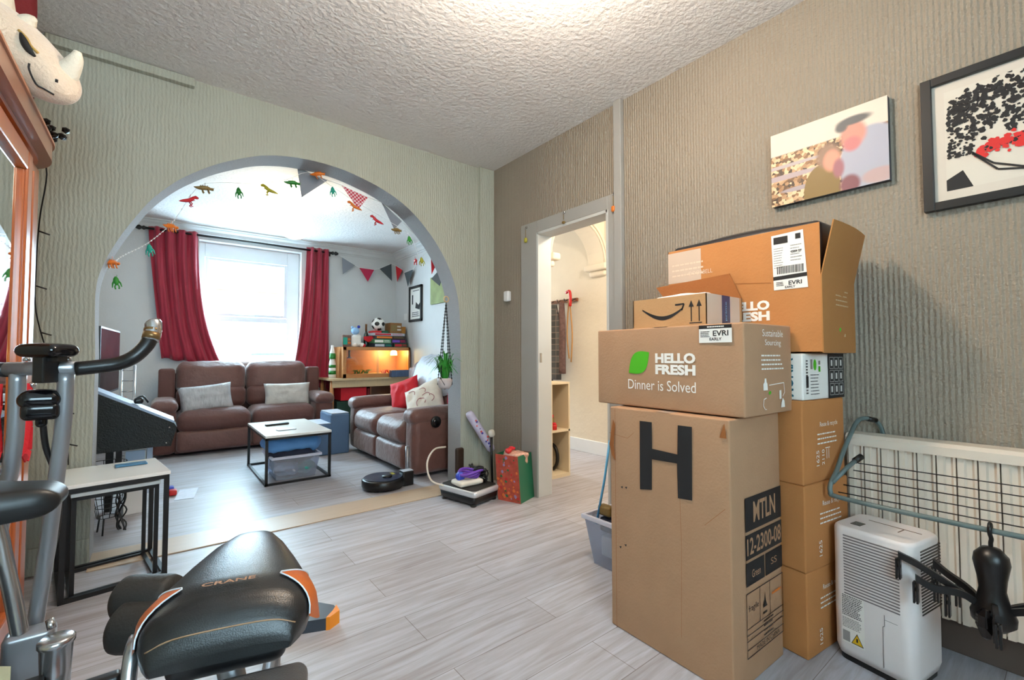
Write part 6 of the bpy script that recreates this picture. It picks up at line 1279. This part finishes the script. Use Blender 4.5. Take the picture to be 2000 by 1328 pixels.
bm = B(); tube(bm, [side(t, a, 1.0) for t, a in ((.60, -.10), (.625, -.32), (.68, -.46), (.745, -.60), (.81, -.75))], .0026, 8, curve=3); obj('mouth_stitch', bm, M_['inkblack'], rh, True)
bm = B(); tube(bm, [side(t, a, 1.0) for t, a in ((.86, .32), (.865, .10))], .0035, 8); obj('nostril', bm, M_['inkblack'], rh, True)
bm = B(); soft(bm, (-.62, 2.47, 2.22), (.42, .16, .68), .07, (.02, .02, .02), m=5, nz=.02, ns=6); tag(obj('red_bag', bm, M_['darkred'], None, True, origin=(-.62, 2.47, 1.873)), 'dark red cloth bag standing behind the plush rhino', 'bag')
# red strap hanging on the wardrobe door
bm = B(); 
def strap(p, w_=.018): 
    for a, b in zip(p, p[1:]):
        a, b = Vector(a), Vector(b); s = (b-a).cross(Vector((.8, -.6, 0))).normalized()*w_/2; n_ = Vector((.004, 0, 0)); v = [bm.verts.new(q) for q in (a-s, b-s, b+s, a+s)]+[bm.verts.new(q+n_) for q in (a-s, b-s, b+s, a+s)]
        bm.faces.new(v[:4]); bm.faces.new(v[4:][::-1])
        for i in range(4): bm.faces.new([v[i], v[4+i], v[4+(i+1) % 4], v[(i+1) % 4]])
strap([(-.352, 2.29, .955), (-.350, 2.31, .88), (-.350, 2.27, .80), (-.352, 2.24, .72), (-.352, 2.29, .69), (-.352, 2.32, .72), (-.350, 2.31, .80), (-.351, 2.27, .88), (-.352, 2.29, .955)])
tag(obj('red_strap', bm, M_['red'], origin=(-.35, 2.29, .69)), 'red ribbon strap hanging from the wardrobe door knob', 'strap')

# ------------------------------------------------------------------ exercise bike
bk = thing('exercise_bike', 'silver framed folding exercise bike in the left foreground', 'exercise bike', (-.22, 1.2, 0))
bm = B(); tube(bm, [(-.150, 1.329, 1.016), (-.151, 1.333, .949), (-.154, 1.338, .887), (-.162, 1.348, .787), (-.173, 1.363, .651), (-.192, 1.386, .468), (-.205, 1.40, .30), (-.21, 1.41, .05)], .0135, 14, curve=4); obj('frame_tube', bm, M_['silverpaint'], bk, True)
bm = B(); tube(bm, [(-.229, 1.388, 1.016), (-.230, 1.393, .946), (-.232, 1.398, .868), (-.244, 1.41, .757), (-.258, 1.43, .646), (-.28, 1.45, .49), (-.30, 1.47, .25), (-.31, 1.48, .05)], .0135, 14, curve=4); obj('frame_tube', bm, M_['silverpaint'], bk, True)
bm = B(); tube(bm, [(-.245, 1.395, 1.024), (-.132, 1.318, 1.026)], .0145, 14); obj('crossbar', bm, M_['silverpaint'], bk, True)
for p in ((-.215, 1.375, 1.04), (-.148, 1.33, 1.04)):
    bm = B(); lathe(bm, [(0, 0), (.006, 0), (.006, .006), (.003, .009), (0, .009)], c=p, n=8); obj('bolt', bm, M_['chrome'], bk)
bm = B(); tube(bm, [(-.134, 1.318, 1.024), (-.101, 1.316, 1.028), (-.067, 1.314, 1.034), (-.040, 1.308, 1.049), (-.020, 1.312, 1.074), (-.012, 1.318, 1.094)], .0150, 14, curve=4); hb = obj('handlebar_grip', bm, M_['blackpl'], bk, True)
bm = B(); tube(bm, [(-.013, 1.316, 1.086), (-.009, 1.320, 1.104), (-.008, 1.326, 1.122), (-.010, 1.330, 1.128)], lambda t: .0165 if t < .9 else .010, 14, curve=3); obj('pulse_sensor', bm, M_['chrome'], hb, True)
bm = B(); tube(bm, [(-.0125, 1.3165, 1.089), (-.0095, 1.3195, 1.1035)], .0172, 14); tube(bm, [(-.0093, 1.3215, 1.107), (-.0085, 1.323, 1.112)], .0172, 14); obj('sensor_band', bm, mat('bronze_band', (120, 92, 56), .35, metal=.6), hb, True)
bm = B(); tube(bm, [(-.245, 1.395, 1.022), (-.276, 1.42, 1.022), (-.32, 1.455, 1.030), (-.36, 1.48, 1.05)], .0150, 14, curve=4); obj('handlebar_grip', bm, M_['blackpl'], bk, True)
Mc = Matrix.Translation((-.177, 1.318, 1.062)) @ Matrix.Rotation(math.radians(-38), 4, 'Z')
bm = B(); soft(bm, (0, 0, 0), (.082, .064, .024), .0118, (0, 0, .004), m=5, M=Mc); dc = obj('console', bm, M_['blackgl'], bk, True)
bm = B(); box(bm, -.013, .011, -.018, .016, -.066, -.008, M=Mc, bev=.003); box(bm, .011, .032, -.01, .01, -.022, -.012, M=Mc); obj('console_clamp', bm, M_['blackpl'], dc)
bm = B(); soft(bm, (-.187, 1.334, .962), (.066, .05, .034), .0165, (0, 0, .004), m=4); soft(bm, (-.185, 1.334, .938), (.058, .045, .036), .012, m=3); soft(bm, (-.184, 1.33, .922), (.018, .018, .035), .008, m=2); ph = obj('cable_junction', bm, M_['blackgl'], bk, True)
bm = B(); tube(bm, [(-.182, 1.33, .915), (-.178, 1.345, .86), (-.165, 1.36, .80), (-.158, 1.365, .72), (-.168, 1.37, .62)], .0055, 8, curve=5); tube(bm, [(-.205, 1.36, 1.05), (-.222, 1.37, 1.075), (-.215, 1.35, 1.06)], .0025, 6, curve=4); obj('cable', bm, M_['blackpl'], bk, True)
def sad(p, h):
    s = (p.x/h.x+1)/2; k = .34+.66*(1-s)**.8*1.0; return (p.x, p.y*min(1, k*1.05), p.z*(.70+.30*math.sin(min(1, s*1.2)*PI))+.004*(1-s))
bm = B(); soft(bm, (0, 0, 0), (.29, .18, .056), .0275, (0, 0, .006), m=8, taper=sad, M=Matrix.Translation((-.248, .955, .843)) @ Matrix.Rotation(math.radians(-4), 4, 'Z')); sd = obj('saddle', bm, mat('black_saddle_vinyl', (16, 16, 17), .42), bk, True)
bm = B(); tube(bm, [(-.30, .99, .82), (-.29, 1.02, .70), (-.27, 1.10, .45), (-.25, 1.16, .25), (-.24, 1.2, .05)], .016, 12); obj('seat_post', bm, M_['silverpaint'], bk, True)
bm = B(); soft(bm, (-.268, 1.352, .822), (.055, .05, .05), .022, m=3); tube(bm, [(-.262, 1.35, .85), (-.262, 1.352, .815)], .016, 12); obj('adjust_knob', bm, M_['chrome'], bk, True)
bm = B(); tube(bm, [(-.262, 1.352, .80), (-.243, 1.352, .709), (-.228, 1.344, .628), (-.214, 1.336, .556), (-.199, 1.327, .47)], .0135, 12, curve=3); obj('brace_tube', bm, M_['chrome'], bk, True)
bm = B(); soft(bm, (-.190, 1.335, .42), (.075, .05, .16), .012, m=3); obj('pivot_block', bm, M_['silverpaint'], bk, True)
bm = B(); soft(bm, (-.32, 1.27, .50), (.19, .09, .26), .04, m=4); fw = obj('flywheel_housing', bm, M_['blackpl'], bk, True)
Fp = Face((-.232, 1.175, .475), (.786, -.618, 0), (0, .02, 1), (-.618, -.786, 0)); bm = B(); Fp.rect(bm, 0, .062, 0, .052, 0, 0); Fp.scribble(bm, .004, .056, .008, .028, 3, 1, .001, fill=.25)
r = bmesh.ops.solidify(bm, geom=[f for f in bm.faces if f.material_index == 0], thickness=.003); pl = obj('warning_plate', bm, [mat('cream_label', (226, 214, 180), .5), M_['inkblack']], bk, rev=False)
bm = B(); box(bm, -.25, -.15, 1.16, 1.20, .43, .47, bev=.006); obj('battery_tray', bm, M_['blackpl'], bk)
bm = B(); lathe(bm, [(0, -.13), (.020, -.13), (.022, -.05), (.024, -.004), (.027, 0), (.027, .008), (.022, .012), (0, .012)], c=(-.138, 1.215, .510), n=22); obj('tension_knob', bm, M_['chrome'], bk, True)
bm = B(); tube(bm, [(-.155, 1.27, .535), (-.150, 1.26, .52)], .007, 8); obj('hinge_bolt', bm, M_['chrome'], bk)
bm = B(); soft(bm, (-.09, 1.18, .428), (.10, .03, .022), .01, m=2, M=None); obj('lever', bm, M_['blackpl'], bk, True)
for y in (.75, 1.55):
    bm = B(); tube(bm, [(-.45, y, .03), (.02 if y > 1 else -.05, y, .03)], .022, 12); obj('floor_stabiliser', bm, M_['silverpaint'], bk, True)
bm = B(); tube(bm, [(-.24, 1.2, .05), (-.24, .75, .03)], .02, 10); tube(bm, [(-.24, 1.2, .05), (-.24, 1.55, .03)], .02, 10); tube(bm, [(-.195, 1.38, .42), (-.23, 1.22, .12)], .02, 10); obj('base_tube', bm, M_['silverpaint'], bk, True)

# ------------------------------------------------------------------ abdominal exercise bench
bn = thing('exercise_bench', 'black padded exercise bench with burnt orange side panels in the foreground', 'exercise bench', (.12, 1.1, 0))
Ob = Vector((.117, 1.062, .600)); Ub = Vector((.966, -.259, 0)).normalized(); Vb = Vector((.259, .966, 0)).normalized()
Mb = Matrix.Translation(Ob) @ Matrix((tuple(Ub)+(0,), tuple(Vb)+(0,), (0, 0, 1, 0), (0, 0, 0, 1))).transposed()
SEC = [(.358, .030, -.062, .020), (.350, .042, -.034, .030), (.330, .055, -.014, .036), (.25, .082, -.002, .045), (.16, .112, .002, .060), (.08, .138, .002, .074), (.02, .148, .0, .078), (-.03, .140, -.012, .066), (-.052, .130, -.028, .054), (-.067, .121, -.048, .040), (-.076, .115, -.070, .024), (-.079, .110, -.086, .012)]
def Sb(v, t, off=0.0):
    for a, b in zip(SEC, SEC[1:]):
        if b[0] <= v <= a[0]+1e-9:
            s = (a[0]-v)/(a[0]-b[0]); _, hw, zt, dp = [a[i]*(1-s)+b[i]*s for i in range(4)]; break
    ang = t*PI/2; u = hw*math.copysign(abs(math.sin(ang))**.82, ang); z = zt-dp*(1-abs(math.cos(ang))**.72)
    n_ = Vector((math.copysign(abs(t)**1.5, t), 0, 1-abs(t)**2)).normalized()
    return Vector((u+.008, v, z))+n_*off
bm = B(); vs = []; N_ = 28
VV = []
for a, b in zip(SEC, SEC[1:]):
    for k in range(3): VV.append(a[0]+(b[0]-a[0])*k/3)
VV.append(SEC[-1][0])
for v in VV:
    row = [bm.verts.new(Sb(v, -1+2*j/N_)) for j in range(N_+1)]; e0, e1 = row[0].co, row[-1].co
    zb = min(e0.z-.006, -.105 if v < .2 else -.09); row += [bm.verts.new((e1.x*.97, v, zb)), bm.verts.new((e0.x*.97, v, zb))]; vs.append(row)
for a, b in zip(vs, vs[1:]):
    for j in range(len(a)): f = bm.faces.new([a[j], a[(j+1) % len(a)], b[(j+1) % len(a)], b[j]]); f.smooth = True
bm.faces.new(vs[0]); bm.faces.new(vs[-1][::-1]); bmesh.ops.transform(bm, matrix=Mb, verts=bm.verts); obj('seat_cushion', bm, M_['leather'], bn)
for sg, nm in ((-1, 'left'), (1, 'right')):
    def tb(v): 
        c = .022; return min(.985, .31+abs(v-c)*(8.8 if v > c else 12.5))
    bm = B(); g = []; border = []
    va, vb_ = (.098, -.032)
    for i in range(21):
        v = va+(vb_-va)*i/20; t0 = tb(v); border.append(Sb(v, sg*t0, .0045)); g.append([bm.verts.new(Sb(v, sg*(t0+(1-t0)*j/8), 0.0035+(.008*(j/8)**2*math.sin(PI*i/20)))) for j in range(9)]+[bm.verts.new(Sb(v, sg*1.0, .0035)+Vector((sg*.012*math.sin(PI*i/20), 0, -.035*math.sin(PI*i/20))))])
    for a, b in zip(g, g[1:]):
        for j in range(9): f = bm.faces.new([a[j], a[j+1], b[j+1], b[j]]); f.smooth = True
    bmesh.ops.transform(bm, matrix=Mb, verts=bm.verts); obj('side_panel', bm, M_['orangepl'], bn)
    bm = B(); tube(bm, border, .0016, 6, M=Mb); obj('piping', bm, mat('pale_piping', (210, 220, 230), .4), bn, True)
Ft = Face(Mb @ Vector((-.042, -.002, .0035)), Ub, (Vb+Vector((0, 0, .1))), (0, 0, 1)); bm = B(); Ft.text(bm, 'CRANE', 0, .092, 0, .012, 0, .0, bold=.02); obj('embossed_lettering', bm, [mat('bronze_foil_print', (150, 104, 66), .5)], bn)
bm = B(); tube(bm, [Mb @ Sb(v, t, .001) for v, t in [(-.064, -.80), (-.067, -.4), (-.068, 0), (-.067, .4), (-.064, .80)]], .0014, 6, curve=5); obj('stitching', bm, mat('tan_thread', (150, 120, 90), .6), bn, True)
bm = B(); soft(bm, (.01, .05, -.125), (.20, .20, .05), .022, m=3, M=Mb); obj('seat_shell', bm, M_['blackpl'], bn, True)
bm = B(); soft(bm, (.048, -.215, -.158), (.205, .30, .046), .022, (0, 0, .006), m=5, M=Mb); obj('knee_pad', bm, mat('grey_leatherette', (72, 72, 74), .38, bump=.2, bscale=300), bn, True)
bm = B(); box(bm, -.06, .14, -.17, -.15, -.17, -.15, M=Mb); box(bm, .02, .05, -.16, -.10, -.18, -.15, M=Mb); obj('link_bracket', bm, M_['chrome'], bn)
bm = B(); tube(bm, [(-.150, .03, -.085), (-.148, .0, -.10), (-.144, -.03, -.17), (-.140, -.04, -.30), (-.14, -.04, -.57)], .0125, 12, curve=4, M=Mb); obj('frame_tube', bm, M_['chrome'], bn, True)
bm = B(); tube(bm, [(0, .05, -.18), (.02, .10, -.35), (.03, .14, -.57)], .025, 12, M=Mb); obj('support_post', bm, M_['silverpaint'], bn, True)
bm = B(); tube(bm, [(.03, -.45, -.572), (.03, .75, -.572)], .026, 12, M=Mb); obj('base_rail', bm, M_['silverpaint'], bn, True)
for k, (c, rr_) in enumerate((((-.235, .36, -.150), .052), ((-.218, .295, -.190), .056))):
    bm = B(); Mr = Matrix.Translation(Mb @ Vector(c)) @ Matrix.Rotation(math.atan2(Ub.y, Ub.x)-.35, 4, 'Z') @ Matrix.Rotation(PI/2, 4, 'Y')
    lathe(bm, [(.012, -.05), (rr_*.8, -.05), (rr_*.96, -.042), (rr_, -.03), (rr_, .06), (rr_*.9, .075), (.012, .075)], n=30, M=Mr); fr = obj('foam_roller', bm, M_['foam'], bn, True)
    bm = B(); lathe(bm, [(0, -.056), (.014, -.056), (.014, .08), (0, .08)], n=14, M=Mr); obj('roller_axle', bm, M_['chrome'], fr)
bm = B(); tube(bm, [(-.23, .32, -.19), (-.12, .30, -.25), (.0, .28, -.40), (.03, .28, -.56)], .013, 10, curve=4, M=Mb); obj('roller_arm', bm, M_['silverpaint'], bn, True)
# floor foot with orange tip
M2 = Matrix.Translation((.475, 1.93, 0)) @ Matrix.Rotation(math.radians(-36), 4, 'Z')
bm = B(); prism(bm, [(-.22, -.07), (-.22, .07), (-.02, .085), (.10, .045), (.135, .0), (.115, -.045), (0, -.075)], 'z', .0, .045, M=M2); fo = obj('floor_foot', bm, mat('slate_blue_plastic', (52, 62, 74), .35), bn)
bm = B(); prism(bm, [(.112, .040), (.138, .0), (.117, -.047), (.104, -.050), (.112, .0)], 'z', -.0, .049, M=M2); obj('orange_cap', bm, M_['orange'], fo)
bm = B(); tube(bm, [(.28, 2.03, .03), (.20, 1.75, .03)], .026, 10); obj('foot_bar', bm, M_['silverpaint'], bn, True)
bm = B(); soft(bm, (-.085, 1.085, .36), (.07, .05, .07), .02, m=2); obj('orange_knob', bm, M_['orangepl'], bn, True)
